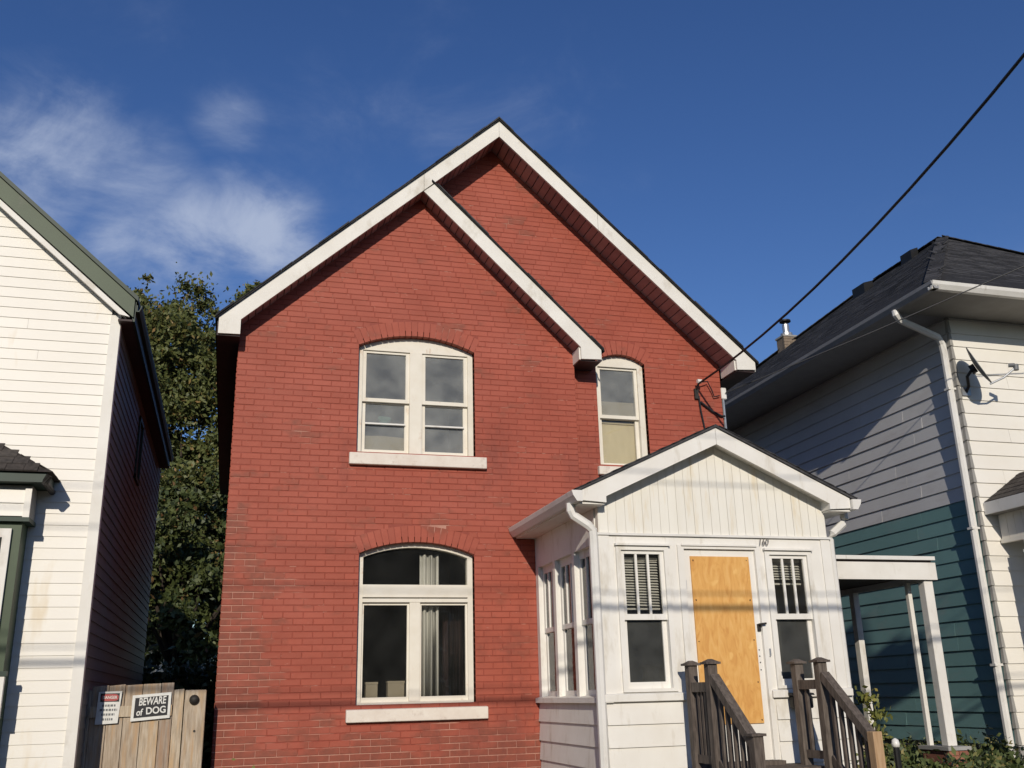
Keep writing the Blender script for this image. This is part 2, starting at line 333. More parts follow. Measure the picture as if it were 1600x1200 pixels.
def lap_board(mb, p0, p1, z0, z1, nx, ny, t=.018, top0=None, top1=None):
    """clapboard between plan points p0 and p1; (nx,ny) points outwards; top0/top1 let the upper edge be shorter"""
    a0, a1 = Vector((*p0, 0)), Vector((*p1, 0)); b0 = Vector((*(top0 or p0), 0)); b1 = Vector((*(top1 or p1), 0)); n = Vector((nx, ny, 0)); zu = Vector((0, 0, 1))
    h = z1-z0
    mb.hexa([a0+zu*z0-n*.01, a1+zu*z0-n*.01, a1+zu*z0+n*t, a0+zu*z0+n*t, b0+zu*(z1+.006)-n*.01, b1+zu*(z1+.006)-n*.01, b1+zu*(z1+.006)+n*.002, b0+zu*(z1+.006)+n*.002])
    return mb
def shingle_slope(parent, name, material, o, u, v, ulen, vlen, inside, w=.30, h=.145, t=.012):
    """shingles laid on the slope o + a*u + b*v (b runs up from the eave); inside(a,b) clips"""
    mb = MB(); o = Vector(o); u = Vector(u).normalized(); v = Vector(v).normalized(); n = u.cross(v).normalized()
    if n.z < 0: n = -n
    r = 0
    while r*h < vlen:
        a = -random.random()*w
        while a < ulen:
            ww = w*random.uniform(.6, 1.15); b0 = max(0, r*h+random.uniform(-.006, .006)); a0_, a1 = max(a, 0), min(a+ww-.004, ulen); b1 = min(b0+h+.03, vlen)
            if a1-a0_ > .03 and inside((a0_+a1)/2, b0+h/2):
                tt = t*.5+random.uniform(0, .004); q0 = o+u*a0_+v*b0; q1 = o+u*a1+v*b0; q2 = o+u*a1+v*b1; q3 = o+u*a0_+v*b1
                mb.hexa([q0-n*.004, q1-n*.004, q2-n*.004, q3-n*.004, q0+n*tt, q1+n*tt, q2+n*.001, q3+n*.001])
            a += ww
        r += 1
    ob = build(mb, name, material, parent); ob['kind'] = 'stuff'; return ob

# ================================================================== the setting
def sheet(name, x0, x1, y0, y1, z, material, sub=1):
    o = build(MB().box(x0, x1, y0, y1, z-.12, z), name, material); tag(o, kind='structure'); return o
gm = MB(); xs = [-400, -60, -12, -6, 0, 6, 12, 18, 60, 400]; ys = [-400, -60, -16, -15.5, -3.6, -1.2, 0, 3, 5.5, 7, 9, 11, 14, 20, 60, 500]
def gz(x, y): return G-.25+.25*min(1, max(0, (y-1.5)/3.5)) - (.0 if y > -1 else .16)
for y in ys:
    for x in xs: gm.v.append((x, y, gz(x, y)))
nx_ = len(xs)
for j in range(len(ys)-1):
    for i in range(nx_-1): a = j*nx_+i; gm.f.append((a, a+1, a+1+nx_, a+nx_))
tag(build(gm, 'ground', 'ground'), kind='structure')
sheet('road', -400, 400, -12.5, -4.2, G-.25-.10, 'asphalt')
sheet('sidewalk', -400, 400, -1.6, .9, G-.25+.03, 'concrete')
kb = build(MB().box(-400, 400, -4.2, -4.0, G-.6, G-.28), 'kerb', 'concrete'); tag(kb, kind='structure')

# ================================================================== the brick house
D, P2 = 11.03, 11.17          # planes of the projecting bay and of the recessed wall
FP = 10.76                    # plane of the fascia boards
AX, AZT, M1 = 3.03, 7.22, .913      # main ridge and roof slope
BXR = 4.03                    # right corner of the bay
house = thing('brick_house', (3.0, 11.03, G), 'two-storey red painted brick house with stepped double gable and white fascia', 'house')
def main_out(x): return AZT-M1*abs(x-AX)
def bay_out(x): return 6.17-.967*(x-2.16)
openings = {   # name: plane, x0, x1, bottom, spring, crown
    'upper': (D, 1.30, 2.72, 2.71, 4.045, 4.205), 'lower': (D, 1.36, 2.69, -.10, 1.555, 1.69), 'small': (P2, 4.375, 5.06, 2.70, 4.10, 4.215)}
def arc(x0, x1, zs, zc):
    hw = (x1-x0)/2; s = zc-zs; r = (hw*hw+s*s)/(2*s); return (x0+x1)/2, zc-r, r
RING = .19                    # height of the arch bricks
def gap_at(op, z, grow=0.0):
    """x-interval that the opening (with its brick arch, if grow) takes out of the wall at height z"""
    y, x0, x1, zb, zs, zc = op; cx, cz, r = arc(x0, x1, zs, zc)
    if z < zb: return None
    if grow:
        a0 = math.asin((x1-x0)/2/r); zl = cz+r*math.cos(a0); zu = cz+(r+RING)*math.cos(a0)
        if z <= zl: return (x0, x1)
        q = (r+RING)**2-(z-cz)**2
        if q <= 0: return None
        h = math.sqrt(q); edge = (x1-x0)/2+(z-zl)*math.tan(a0); h = min(h, edge); return (cx-h, cx+h)
    if z <= zs: return (x0, x1)
    q = r*r-(z-cz)**2
    if q <= 0: return None
    h = math.sqrt(q); return (cx-h, cx+h)
def wall_span(plane, z):
    if plane == D:
        x0 = -.09; x1 = BXR
        if z > 3.95: x0 = max(x0, AX-(AZT-.10-z)/M1); x1 = min(x1, 2.16+(6.17-.10-z)/.967)
        return (x0, x1)
    x0 = BXR-.02; x1 = 6.15
    if z > 3.95:
        x1 = min(x1, AX+(AZT-.10-z)/M1); x0 = max(2.0, 2.16+(6.17-z)/.967-.28)
        if z > 5.9: x0 = max(x0 if z < 6.2 else 0, AX-(AZT-.10-z)/M1)
    return (x0, x1)
PITCH, BL, JT, JH = .070, .216, .008, .005
Mcam = Matrix((rt2, -up2, fw))
def px(P): c = Mcam @ Vector(P); return (F*c.x/c.z, F*c.y/c.z)
def parea(x0, x1, y, z0, z1):
    q = [px(p) for p in ((x0, y, z0), (x1, y, z0), (x1, y, z1), (x0, y, z1))]
    return abs(sum(q[i][0]*q[(i+1) % 4][1]-q[(i+1) % 4][0]*q[i][1] for i in range(4)))/2
def seen(P):
    x, y = px(P); return -805 < x < 805 and -605 < y < 600
bricks = []; back = MB()
for plane, zt in ((D, 6.15), (P2, 7.15)):
    z = G-.07*0; row = 0
    while z < zt:
        z1 = z+PITCH-JT
        s0, s1 = wall_span(plane, z+.03)
        if s1-s0 > .03:
            ivs = [(s0, s1)]; bvs = [(s0, s1)]
            for nme, op in openings.items():
                if op[0] != plane: continue
                for lst, gp in ((ivs, gap_at(op, z+.030, 1)), (bvs, gap_at(op, z-JT/2))):
                    if gp:
                        new = []
                        for a, b in lst:
                            if gp[0] > a and gp[1] < b: new += [(a, gp[0]), (gp[1], b)]
                            else: new.append((a, b))
                        lst[:] = new
            for a, b in bvs: back.box(a, b, plane+.0045, plane+.10, z-JT/2, z+PITCH-JT/2)
            for a, b in ivs:
                c = a-((row % 2)*.5)*BL+(0 if a < 0 else -random.random()*.02)
                while c < b-.015:
                    d = c+BL-JH; e0 = max(a, c); e1 = min(b, d)
                    if b-d < .04: e1 = b
                    if e1-e0 > .025 and not (plane == D and e0 > 3.5 and z < 1.3) and not (plane == P2 and z < 1.3):
                        bricks.append((e0, e1, plane, z, z1))
                    c += BL
        z += PITCH; row += 1
build(back, 'wall', 'mortar_paint', house)
def brick_mesh(mb, e0, e1, y, z0, z1, pr=0.0, cx=0, cy=0, cz=0):
    f = .004; x0, x1, zz0, zz1 = e0-cx, e1-cx, z0-cz, z1-cz; yf = y-cy-pr; yb = y-cy+.095
    b = len(mb.v)
    mb.v += [(x0, yb, zz0), (x1, yb, zz0), (x1, yb, zz1), (x0, yb, zz1), (x0, yf+f, zz0), (x1, yf+f, zz0), (x1, yf+f, zz1), (x0, yf+f, zz1),
             (x0+f, yf, zz0+f), (x1-f, yf, zz0+f), (x1-f, yf, zz1-f), (x0+f, yf, zz1-f)]
    for i in range(4):
        j = (i+1) % 4; mb.f += [(b+i, b+j, b+4+j, b+4+i), (b+4+i, b+4+j, b+8+j, b+8+i)]
    mb.f.append((b+8, b+9, b+10, b+11))
bricks_v = [b for b in bricks if seen(((b[0]+b[1])/2, b[2], (b[3]+b[4])/2))]
order = sorted(bricks_v, key=lambda b: -parea(b[0], b[1], b[2], b[3], b[4]))
chosen = set(order[:300]); cache = {}; rest = MB()
for b in bricks:
    e0, e1, y, z0, z1 = b; pr = random.uniform(-.002, .002)
    if b in chosen:
        k = round(e1-e0, 3)
        if k not in cache:
            t = MB(); brick_mesh(t, -k/2, k/2, 0, 0, PITCH-JT); cache[k] = t.mesh('brick'); cache[k].materials.append(MATS['brick_paint'])
        o = link('brick', cache[k], None, house); o.location = Vector(((e0+e1)/2, y-pr, z0))-ORG[house.name]
    else: brick_mesh(rest, e0, e1, y, z0, z1, pr)
z = G; row = 0
while z < 3.93:                                        # the same courses run on down the left side
    c = D+.10-(row % 2)*.5*BL
    while c < 19.9:
        e0, e1 = max(c, D+.10), min(c+BL-JH, 19.95); xf = -.09-.006-random.uniform(-.0015, .0015); f = .004
        if e1-e0 > .03:
            b = len(rest.v); z1 = z+PITCH-JT
            rest.v += [(-.085, e0, z), (-.085, e1, z), (-.085, e1, z1), (-.085, e0, z1), (xf, e0+f, z+f), (xf, e1-f, z+f), (xf, e1-f, z1-f), (xf, e0+f, z1-f)]
            for i in range(4): j = (i+1) % 4; rest.f.append((b+i, b+j, b+4+j, b+4+i))
            rest.f.append((b+4, b+5, b+6, b+7))
        c += BL
    z += PITCH; row += 1
tag(build(rest, 'brick_courses', 'brick_paint', house), kind='stuff')
for nme, op in openings.items():                       # segmental arches of upright bricks
    y, x0, x1, zb, zs, zc = op; cx, cz, r = arc(x0, x1, zs, zc); a0 = math.asin((x1-x0)/2/r); n = round(2*a0*(r+RING/2)/.077)
    for i in range(n):
        t0 = -a0+2*a0*i/n; t1 = -a0+2*a0*(i+1)/n; g = .0045/r; mb = MB(); pr = random.uniform(-.001, .003)
        pts = [(cx+q*math.sin(t), cz+q*math.cos(t)) for q, t in ((r, t0+g), (r, t1-g), (r+RING-.006, t1-g), (r+RING-.006, t0+g))]
        mb.prism(pts, y-pr, y+.098); build(mb, 'arch_brick', 'brick_paint', house)
# side, back and inner shell
sh = MB()
sh.box(-.09, .02, D+.10, 20, G, 3.97); sh.box(6.04, 6.15, P2+.10, 20, G, 3.97); sh.box(-.09, 6.15, 19.9, 20, G, 3.97)
sh.box(BXR-.10, BXR, D+.10, P2+.12, 1.5, 4.1)
sh.prism([(-.09, 3.97), (6.15, 3.97), (AX, 6.9)], 19.9, 20)
build(sh, 'side_wall', 'mortar_paint', house)
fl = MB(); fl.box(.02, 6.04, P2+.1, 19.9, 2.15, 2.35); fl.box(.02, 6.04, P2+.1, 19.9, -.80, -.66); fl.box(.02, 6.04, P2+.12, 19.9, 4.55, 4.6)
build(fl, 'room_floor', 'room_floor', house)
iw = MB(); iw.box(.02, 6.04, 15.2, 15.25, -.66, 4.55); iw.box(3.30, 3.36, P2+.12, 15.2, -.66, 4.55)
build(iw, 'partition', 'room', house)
# roofs
def slab(xa, za, xb, zb, y0, y1, t): return MB().prism([(xa, za), (xb, zb), (xb, zb+t), (xa, za+t)], y0, y1)
rf = build(slab(-.36, main_out(-.36)+.004, AX, AZT+.004, FP-.03, 20.1, .022), 'roof', 'shingle', house)
build(slab(AX, AZT+.004, 6.50, main_out(6.50)+.004, FP-.03, 20.1, .022), 'roof_slope', 'shingle', rf)
build(slab(2.13, bay_out(2.13)+.004, 4.335, bay_out(4.335)+.004, FP-.033, P2, .018), 'roof_slope', 'shingle', rf)
eg = MB()                                               # ragged shingle ends along the rakes
for xa, xb, fn in ((-.36, AX, main_out), (AX, 6.5, main_out), (2.2, 4.33, bay_out)):
    x = xa
    while x < xb-.05:
        x2 = min(xb, x+random.uniform(.12, .3)); j = random.uniform(.0, .016); eg.prism([(x, fn(x)+.020), (x2-.004, fn(x2)+.020), (x2-.004, fn(x2)+.030+j), (x, fn(x)+.030+j)], FP-.036-j, FP+.25); x = x2
tag(build(eg, 'shingle_edge', 'shingle', rf), kind='stuff')
# fascia boards with the boxed eave ends
fa = MB().prism([(-.32, 4.16), (2.03, main_out(2.03)), (2.03, main_out(2.03)-.235), (-.08, 4.15), (-.08, 3.97), (-.32, 3.965)], FP, FP+.03)
build(fa, 'fascia', 'white_paint', house)
fa = MB().prism([(2.034, main_out(2.034)), (AX, AZT), (AX, 6.99), (2.034, main_out(2.034)-.235)], FP, FP+.03); build(fa, 'fascia', 'white_paint', house)
fa = MB().prism([(AX+.003, AZT), (4.35, main_out(4.35)), (4.35, main_out(4.35)-.23), (AX+.003, 6.99)], FP, FP+.03); build(fa, 'fascia', 'white_paint', house)
fa = MB().prism([(4.354, main_out(4.354)), (6.46, 4.085), (6.46, 3.985), (6.19, 3.97), (6.19, 4.10), (4.354, main_out(4.354)-.231)], FP-.003, FP+.027); build(fa, 'fascia', 'white_paint', house)
fa = MB().prism([(2.03, 6.055), (2.165, 6.17), (4.30, 4.105), (4.30, 3.975), (4.03, 3.965), (4.03, 4.12)], FP-.004, FP+.028); build(fa, 'fascia', 'white_paint', house)
build(MB().prism([(6.19, 3.972), (6.19, 4.095), (6.17, 4.11), (6.17, 3.972)], FP+.03, P2), 'eave_return', 'white_paint', house)
build(MB().prism([(4.03, 3.967), (4.03, 4.115), (4.012, 4.13), (4.012, 3.967)], FP+.028, D), 'eave_return', 'white_paint', house)
er = MB(); er.box(-.32, -.08, FP+.03, 20.05, 3.95, 3.966); er.box(-.335, -.32, FP+.03, 20.05, 3.95, 4.15); er.box(4.03, 4.30, FP+.03, P2, 3.95, 3.964); er.box(6.19, 6.46, FP+.03, 20.05, 3.955, 3.968)
build(er, 'eave_soffit', 'soffit_dark', house)
build(MB().box(6.46, 6.475, FP+.03, 20.05, 3.97, 4.07), 'eave_board', 'white_paint', house)
def soffit(xa, za, xb, zb, y0, y1):
    s = build(slab(xa, za+.035, xb, zb+.035, y0, y1, .01), 'soffit', 'soffit_dark', house)
    ln = math.hypot(xb-xa, zb-za); n = int(ln/.105); sx = 1 if xb > xa else -1
    for i in range(n):
        t0, t1 = (i+.04)/n, (i+.90)/n; d = .022+.004*(i % 3 == 0)
        x_, z_ = xa+(xb-xa)*t0, za+(zb-za)*t0; x2, z2 = xa+(xb-xa)*t1, za+(zb-za)*t1
        build(MB().prism([(x_, z_+d), (x2, z2+d), (x2, z2+.034), (x_, z_+.034)], y0, y1), 'soffit_panel', 'soffit_maroon', s)
soffit(AX, 6.99, 6.19, 4.10, FP+.03, P2+.02)
soffit(AX, 6.99, 2.16, main_out(2.16)-.235, FP+.03, P2+.02)
soffit(2.03, 6.05, -.08, 4.15, FP+.03, D+.02)
soffit(2.03, 6.055, 4.03, 4.12, FP+.03, D+.02)

# ---- windows of the brick house
def arch_pts(x0, x1, zs, zc, n=14, inset=0.0):
    cx, cz, r = arc(x0, x1, zs, zc); r -= inset; a0 = math.asin(min(1, ((x1-x0)/2-inset)/r))
    return [(cx+r*math.sin(-a0+2*a0*i/n), cz+r*math.cos(-a0+2*a0*i/n)) for i in range(n+1)]
def pane(x0, x1, y, z0, z1, par, m='glass'): return build(MB().box(x0, x1, y, y+.004, z0, z1), 'pane', m, par)
def sash(x0, x1, y, z0, z1, par, st=.05, bt=.06, tp=.045, m='window_cream', glass='glass', th=.035, mun=()):
    mb = MB(); mb.box(x0, x0+st, y, y+th, z0, z1); mb.box(x1-st, x1, y, y+th, z0, z1); mb.box(x0+st, x1-st, y, y+th, z0, z0+bt); mb.box(x0+st, x1-st, y, y+th, z1-tp, z1)
    for q in mun: mb.box(q-.011, q+.011, y+.004, y+th-.004, z0+bt, z1-tp)
    s = build(mb, 'sash', m, par); pane(x0+st-.003, x1-st+.003, y+th*.55, z0+bt-.003, z1-tp+.003, par, glass); return s
def sill(x0, x1, y, z0, z1, par, label=None): return build(MB().prism([(y-.065, z0), (y+.10, z0), (y+.10, z1+.02), (y-.065, z1)], x0, x1, 'x'), 'sill', 'stone_sill', par, bevel=.006)
# upper twin window
y, x0, x1, zb, zs, zc = openings['upper']; yf = y+.10
fr = MB()
top = arch_pts(x0, x1, zs, zc); hz = 4.02
fr.prism([(x0, hz)]+top+[(x1, hz)], yf, yf+.10)
fr.box(x0, x0+.062, yf, yf+.10, zb, hz); fr.box(x1-.062, x1, yf, yf+.10, zb, hz); fr.box(1.935, 2.085, yf-.004, yf+.10, zb, hz); fr.box(x0+.062, x1-.062, yf, yf+.1, zb, zb+.03)
W = build(fr, 'window', 'window_cream', house); tag(W, 'wide arched upstairs window with two double-hung sashes')
for a, b in ((x0+.062, 1.935), (2.085, x1-.062)):
    sash(a, b, yf+.022, 3.375, hz, W, st=.046, bt=.045, tp=.03, glass='glass_pale'); sash(a, b, yf+.060, zb+.03, 3.40, W, st=.05, bt=.055, tp=.04, glass='glass_pale', th=.03)
    build(MB().box(a+.046, b-.046, yf+.030, yf+.045, 3.10, 3.118), 'screen_bar', 'metal_white', W)
sill(1.215, 2.845, D, 2.565, 2.70, W)
# lower window: arched light over a pair
y, x0, x1, zb, zs, zc = openings['lower']; yf = y+.10
fr = MB(); outer = arch_pts(x0, x1, zs, zc); inner = arch_pts(x0, x1, zs, zc, inset=.05)
for i in range(len(outer)-1): fr.prism([outer[i], outer[i+1], inner[i+1], inner[i]], yf, yf+.10)
fr.box(x0, x0+.06, yf, yf+.10, zb, zs-.03); fr.box(x1-.06, x1, yf, yf+.10, zb, zs-.03)
fr.prism([(x0, zs-.03), (x0, zs), inner[0], (x0+.06, zs-.03)], yf+.001, yf+.10); fr.prism([(x1, zs-.03), (x1, zs), inner[-1], (x1-.06, zs-.03)], yf+.001, yf+.10)
fr.box(x0+.06, x1-.06, yf-.006, yf+.10, 1.075, 1.215); fr.box(x0+.06, x1-.06, yf-.010, yf+.09, 1.02, 1.06); fr.box(x0+.06, x1-.06, yf, yf+.10, zb, zb+.05)
fr.box(1.955, 2.075, yf-.004, yf+.10, zb+.05, 1.02)
W = build(fr, 'window', 'window_cream', house); tag(W, 'arched ground-floor window with a fixed light over two panes')
build(MB().prism([(x0+.05, 1.20)]+[(p[0], p[1]+.01) for p in inner]+[(x1-.05, 1.20)], yf+.045, yf+.05), 'pane', 'glass', W)
for a, b in ((x0+.06, 1.955), (2.075, x1-.06)): sash(a, b, yf+.03, zb+.05, 1.02, W, st=.022, bt=.05, tp=.03)
sill(1.255, 2.815, D, -.25, -.125, W)
# small window beside the bay
y, x0, x1, zb, zs, zc = openings['small']; yf = y+.08
fr = MB(); top = arch_pts(x0, x1, zs, zc); hz = 4.06
fr.prism([(x0, hz)]+top+[(x1, hz)], yf, yf+.12); fr.box(x0, x0+.055, yf, yf+.12, zb, hz); fr.box(x1-.075, x1, yf, yf+.12, zb, hz); fr.box(x0+.055, x1-.075, yf, yf+.12, zb, zb+.03)
W = build(fr, 'window', 'window_cream', house); tag(W, 'narrow arched upstairs window beside the bay')
sash(x0+.055, x1-.075, yf+.03, 3.365, hz, W, st=.04, bt=.045, tp=.03, glass='glass_pale'); sash(x0+.055, x1-.075, yf+.066, zb+.03, 3.39, W, st=.045, bt=.05, tp=.03, glass='glass')
sill(4.33, 5.11, P2, 2.585, 2.69, W)
# basement window head low on the front wall
bwm = MB().box(.48, 1.22, D-.02, D+.02, -.78, -.70); build(bwm, 'basement_lintel', 'block', house)

# ---- things seen in those windows
def drape(name, x0, x1, y, z0, z1, folds, amp, material, label, cat, zcut=None):
    mb = MB(); n = folds*8; pts = [(x0+(x1-x0)*i/n, y+amp*math.sin(2*math.pi*folds*i/n)+random.uniform(-.004, .004)) for i in range(n+1)]
    for i in range(n):
        (a, b), (c, d) = pts[i], pts[i+1]
        mb.v += [(a, b, z0), (c, d, z0), (c, d, z1), (a, b, z1)]; k = len(mb.v)-4; mb.f.append((k, k+1, k+2, k+3))
    me = mb.mesh(name, (x0, y, z0)); bm = bmesh.new(); bm.from_mesh(me); bmesh.ops.remove_doubles(bm, verts=bm.verts, dist=1e-4); bm.to_mesh(me); bm.free()
    o = link(name, me, material, smooth=True); o.location = (x0, y, z0); s = o.modifiers.new('cloth', 'SOLIDIFY'); s.thickness = .004
    return tag(o, label, cat)
drape('curtain', 2.10, 2.33, D+.27, -.05, 1.58, 3, .028, 'curtain_white', 'pale curtain hanging inside the ground-floor brick-house window', 'curtain')
drape('curtain', 2.42, 2.66, D+.50, -.06, 1.0, 3, .02, 'soffit_dark', 'dark curtain at the right edge of the ground-floor window', 'curtain')
def simple(name, mb, material, label, cat, origin, group=None, bevel=0):
    o = build(mb, name, material, None, origin=origin, bevel=bevel); return tag(o, label, cat, group)
cb = simple('storage_box', MB().box(1.50, 1.63, D+.26, D+.36, -.05, .14).box(1.495, 1.635, D+.255, D+.365, .141, .165), 'card', 'small box in the left corner of the ground-floor window', 'box', (1.56, D+.3, -.05))
cb = simple('storage_box', MB().box(1.745, 1.93, D+.26, D+.38, -.05, .15).box(1.74, 1.935, D+.255, D+.385, .151, .172), 'card', 'wider box beside the small one in the ground-floor window', 'box', (1.84, D+.3, -.05))
simple('window_ledge', MB().box(1.3, 2.75, D+.205, D+.42, -.10, -.052), 'room_floor', 'dark ledge inside the ground-floor window under the boxes', 'ledge', (2, D+.3, -.1))
simple('cardboard_sheet', MB().prism([(1.38, 2.77), (1.90, 2.77), (1.90, 2.965), (1.62, 2.98), (1.38, 2.97)], D+.21, D+.216), 'shade_beige', 'beige cardboard across the bottom of the left upstairs pane', 'cardboard', (1.64, D+.21, 2.77))
cup = MB()
cup.prism([(1.60, 3.12), (1.70, 3.12), (1.70, 3.16), (1.74, 3.175), (1.735, 3.225), (1.58, 3.235), (1.575, 3.18), (1.605, 3.16)], D+.22, D+.30)
simple('plastic_cap', cup, 'teal_plastic', 'mint green cap standing behind the left upstairs pane', 'cap', (1.66, D+.26, 3.12), bevel=.015)
# roller shade in the small window
sh1 = thing('roller_blind', (4.7, P2+.23, 2.75), 'cream paper shade drawn up in the narrow upstairs window', 'window shade')
build(MB().box(4.44, 4.98, P2+.215, P2+.222, 2.74, 3.35), 'lower_sheet', 'shade_beige', sh1)
build(MB().box(4.44, 4.98, P2+.205, P2+.211, 3.39, 3.62), 'upper_sheet', 'shade_beige', sh1)
build(MB().tube([(4.45, P2+.205, 3.33), (4.97, P2+.205, 3.325)], .012), 'fold', 'shade_beige', sh1)

# ================================================================== the entrance porch
PX0, PX1, PY = 3.43, 6.01, 8.94
porch = thing('entrance_porch', (4.72, 9.9, G), 'small white enclosed entrance porch with gable roof in front of the brick house', 'porch')
# core walls around the openings (the face is PY)
wl = MB(); T = .09
FWIN = ((3.655, 4.115), (5.285, 5.725)); DOOR = (4.335, 5.125)
def fw_(a, b, c, d): wl.box(a, b, PY, PY+T, c, d)
fw_(PX0, 3.655, -.05, 1.47); fw_(4.115, 4.335, -.05, 1.47); fw_(5.125, 5.285, -.05, 1.47); fw_(5.725, PX1, -.05, 1.47)
fw_(3.655, 4.115, 1.325, 1.47); fw_(5.285, 5.725, 1.30, 1.47); fw_(4.335, 5.125, 1.345, 1.47); fw_(3.655, 4.115, -.05, .02); fw_(5.285, 5.725, -.05, .02)
fw_(PX0, 4.335, G, -.05); fw_(5.125, PX1, G, -.05)
build(wl, 'front_wall', 'porch_white', porch)
sw = MB(); SW0 = PX0+.055                      # side wall: sashes sit back in deep openings
SWIN = ((9.10, 9.67), (9.755, 10.31), (10.395, 10.93))
sw.box(PX0, PX0+T, PY+T, D-.005, G, -.09); sw.box(PX0, PX0+.14, PY+T, D-.005, 1.40, 1.90)
for a, b in ((PY+T, 9.10), (9.67, 9.755), (10.31, 10.395), (10.93, D-.005)): sw.box(PX0, PX0+.14, a, b, -.09, 1.40)
build(sw, 'side_wall', 'porch_white', porch)
build(MB().box(PX1-T, PX1, PY+T, D+.1, G, 1.9), 'side_wall', 'porch_white', porch)
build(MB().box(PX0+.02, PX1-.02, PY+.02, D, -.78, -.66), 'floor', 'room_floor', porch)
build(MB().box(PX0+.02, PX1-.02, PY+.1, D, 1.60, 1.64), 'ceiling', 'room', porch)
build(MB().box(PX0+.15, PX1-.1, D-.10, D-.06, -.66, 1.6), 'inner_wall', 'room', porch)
# trim
build(MB().box(PX0-.008, PX0+.11, PY-.012, PY-.001, -.02, 1.465), 'corner_board', 'porch_white', porch)
build(MB().box(PX1-.10, PX1+.006, PY-.012, PY-.001, -.02, 1.465), 'corner_board', 'porch_white', porch)
for a, b in ((PX0-.05, 4.30), (5.16, PX1+.05)): build(MB().prism([(PY-.045, -.095), (PY+.02, -.095), (PY+.02, -.012), (PY-.045, -.028)], a, b, 'x'), 'sill_board', 'porch_white', porch, bevel=.004)
build(MB().prism([(PX0-.05, -.10), (PX0+.06, -.10), (PX0+.06, -.03), (PX0-.05, -.05)], PY-.04, D-.01), 'sill_board', 'porch_white', porch)
build(MB().prism([(PY-.028, 1.468), (PY+.01, 1.468), (PY+.01, 1.50), (PY-.028, 1.488)], PX0-.02, PX1+.02, 'x'), 'drip_edge', 'metal_white', porch)
# lower clapboards, front and side
z = -.10
while z > G:
    for a, b in ((PX0, 4.20), (5.20, PX1)):
        build(lap_board(MB(), (a, PY), (b, PY), max(G, z-.197), z, 0, -1, .020), 'siding_board', 'porch_white', porch)
    build(lap_board(MB(), (PX0, D-.01), (PX0, PY), max(G, z-.197), z, -1, 0, .020), 'siding_board', 'porch_white', porch)
    z -= .2
# gable of upright boards
PAX, PAZ, PM, PFY = 4.715, 2.575, .465, 8.76
def pr_out(x): return PAZ-PM*abs(x-PAX)
n = 27; wdt = (PX1-PX0-.03)/n
build(MB().prism([(PX0+.01, 1.49), (PX1-.01, 1.49), (PX1-.01, pr_out(PX1)-.10), (PAX, PAZ-.10), (PX0+.01, pr_out(PX0)-.10)], PY+.001, PY+.07), 'gable_wall', 'gable_cream', porch)
for i in range(n):
    a = PX0+.015+i*wdt+.002; b = a+wdt-.004
    pts = [(a, 1.492), (b, 1.492), (b, pr_out(b)-.12)]+([(PAX, PAZ-.12)] if a < PAX < b else [])+[(a, pr_out(a)-.12)]
    build(MB().prism(pts, PY-.006-.001*(i % 2), PY), 'gable_board', 'gable_cream', porch)
# roof, fascia, gutters
rf = build(slab(3.15, pr_out(3.15)+.004, PAX, PAZ+.004, PFY-.02, P2-.005, .03), 'roof', 'shingle', porch)
build(slab(PAX, PAZ+.004, 6.29, pr_out(6.29)+.004, PFY-.02, P2-.005, .03), 'roof_slope', 'shingle', rf)
for sx, base in ((1, 3.15), (-1, 6.29)):
    shingle_slope(rf, 'shingles', 'shingle', (base, PFY-.03, pr_out(base)+.034), (0, 1, 0), (sx, 0, PM), 2.4, 1.70, lambda a, b: -.02 < a < 2.42 and b < 1.70)
def pfas(sg):
    e = 3.22 if sg < 0 else 6.21; ins = 3.47 if sg < 0 else 5.965
    return MB().prism([(e, pr_out(e)), (PAX+.002*sg, PAZ), (PAX+.002*sg, PAZ-.175), (ins, pr_out(ins)-.175), (ins, pr_out(e)-.12), (e, pr_out(e)-.105)], PFY, PFY+.028)
build(pfas(-1), 'fascia', 'porch_white', porch); build(pfas(1), 'fascia', 'porch_white', porch)
def psof(sg):
    e = 3.47 if sg < 0 else 5.965
    return MB().prism([(e, pr_out(e)-.135), (PAX, PAZ-.135), (PAX, PAZ-.12), (e, pr_out(e)-.12)], PFY+.028, PY+.03)
build(psof(-1), 'soffit', 'porch_white', porch); build(psof(1), 'soffit', 'porch_white', porch)
for a, b in ((3.222, 3.468), (5.967, 6.208)): build(MB().box(a, b, PFY+.029, PY+.06, 1.762, 1.87), 'eave_return', 'porch_white', porch)
build(MB().box(3.20, PX0+.03, PFY+.03, D-.01, 1.745, 1.76), 'eave_soffit', 'porch_white', porch)
build(MB().box(PX1-.03, 6.23, PFY+.03, D-.01, 1.745, 1.76), 'eave_soffit', 'porch_white', porch)
def gutter_prof(x, zt, sg, w=.11, h=.105):
    return [(x, zt), (x, zt-h), (x+sg*w*.55, zt-h), (x+sg*w*.9, zt-h*.45), (x+sg*w, zt-.006), (x+sg*w, zt), (x+sg*(w-.012), zt), (x+sg*(w-.016), zt-h*.4), (x+sg*w*.5, zt-h+.012), (x+sg*.012, zt-h+.012), (x+sg*.012, zt)]
gu = build(MB().prism(gutter_prof(3.215, 1.865, -1), PFY-.03, D-.02), 'gutter', 'metal_white', porch)
build(MB().prism([(3.212, 1.865), (3.212, 1.76), (3.155, 1.76), (3.115, 1.82), (3.105, 1.865)], PFY-.036, PFY-.030), 'end_cap', 'metal_white', gu)
gu = build(MB().prism(gutter_prof(6.215, 1.865, 1), PFY-.03, D-.02), 'gutter', 'metal_white', porch)
build(MB().prism([(6.218, 1.865), (6.218, 1.76), (6.275, 1.76), (6.315, 1.82), (6.325, 1.865)], PFY-.036, PFY-.030), 'end_cap', 'metal_white', gu)
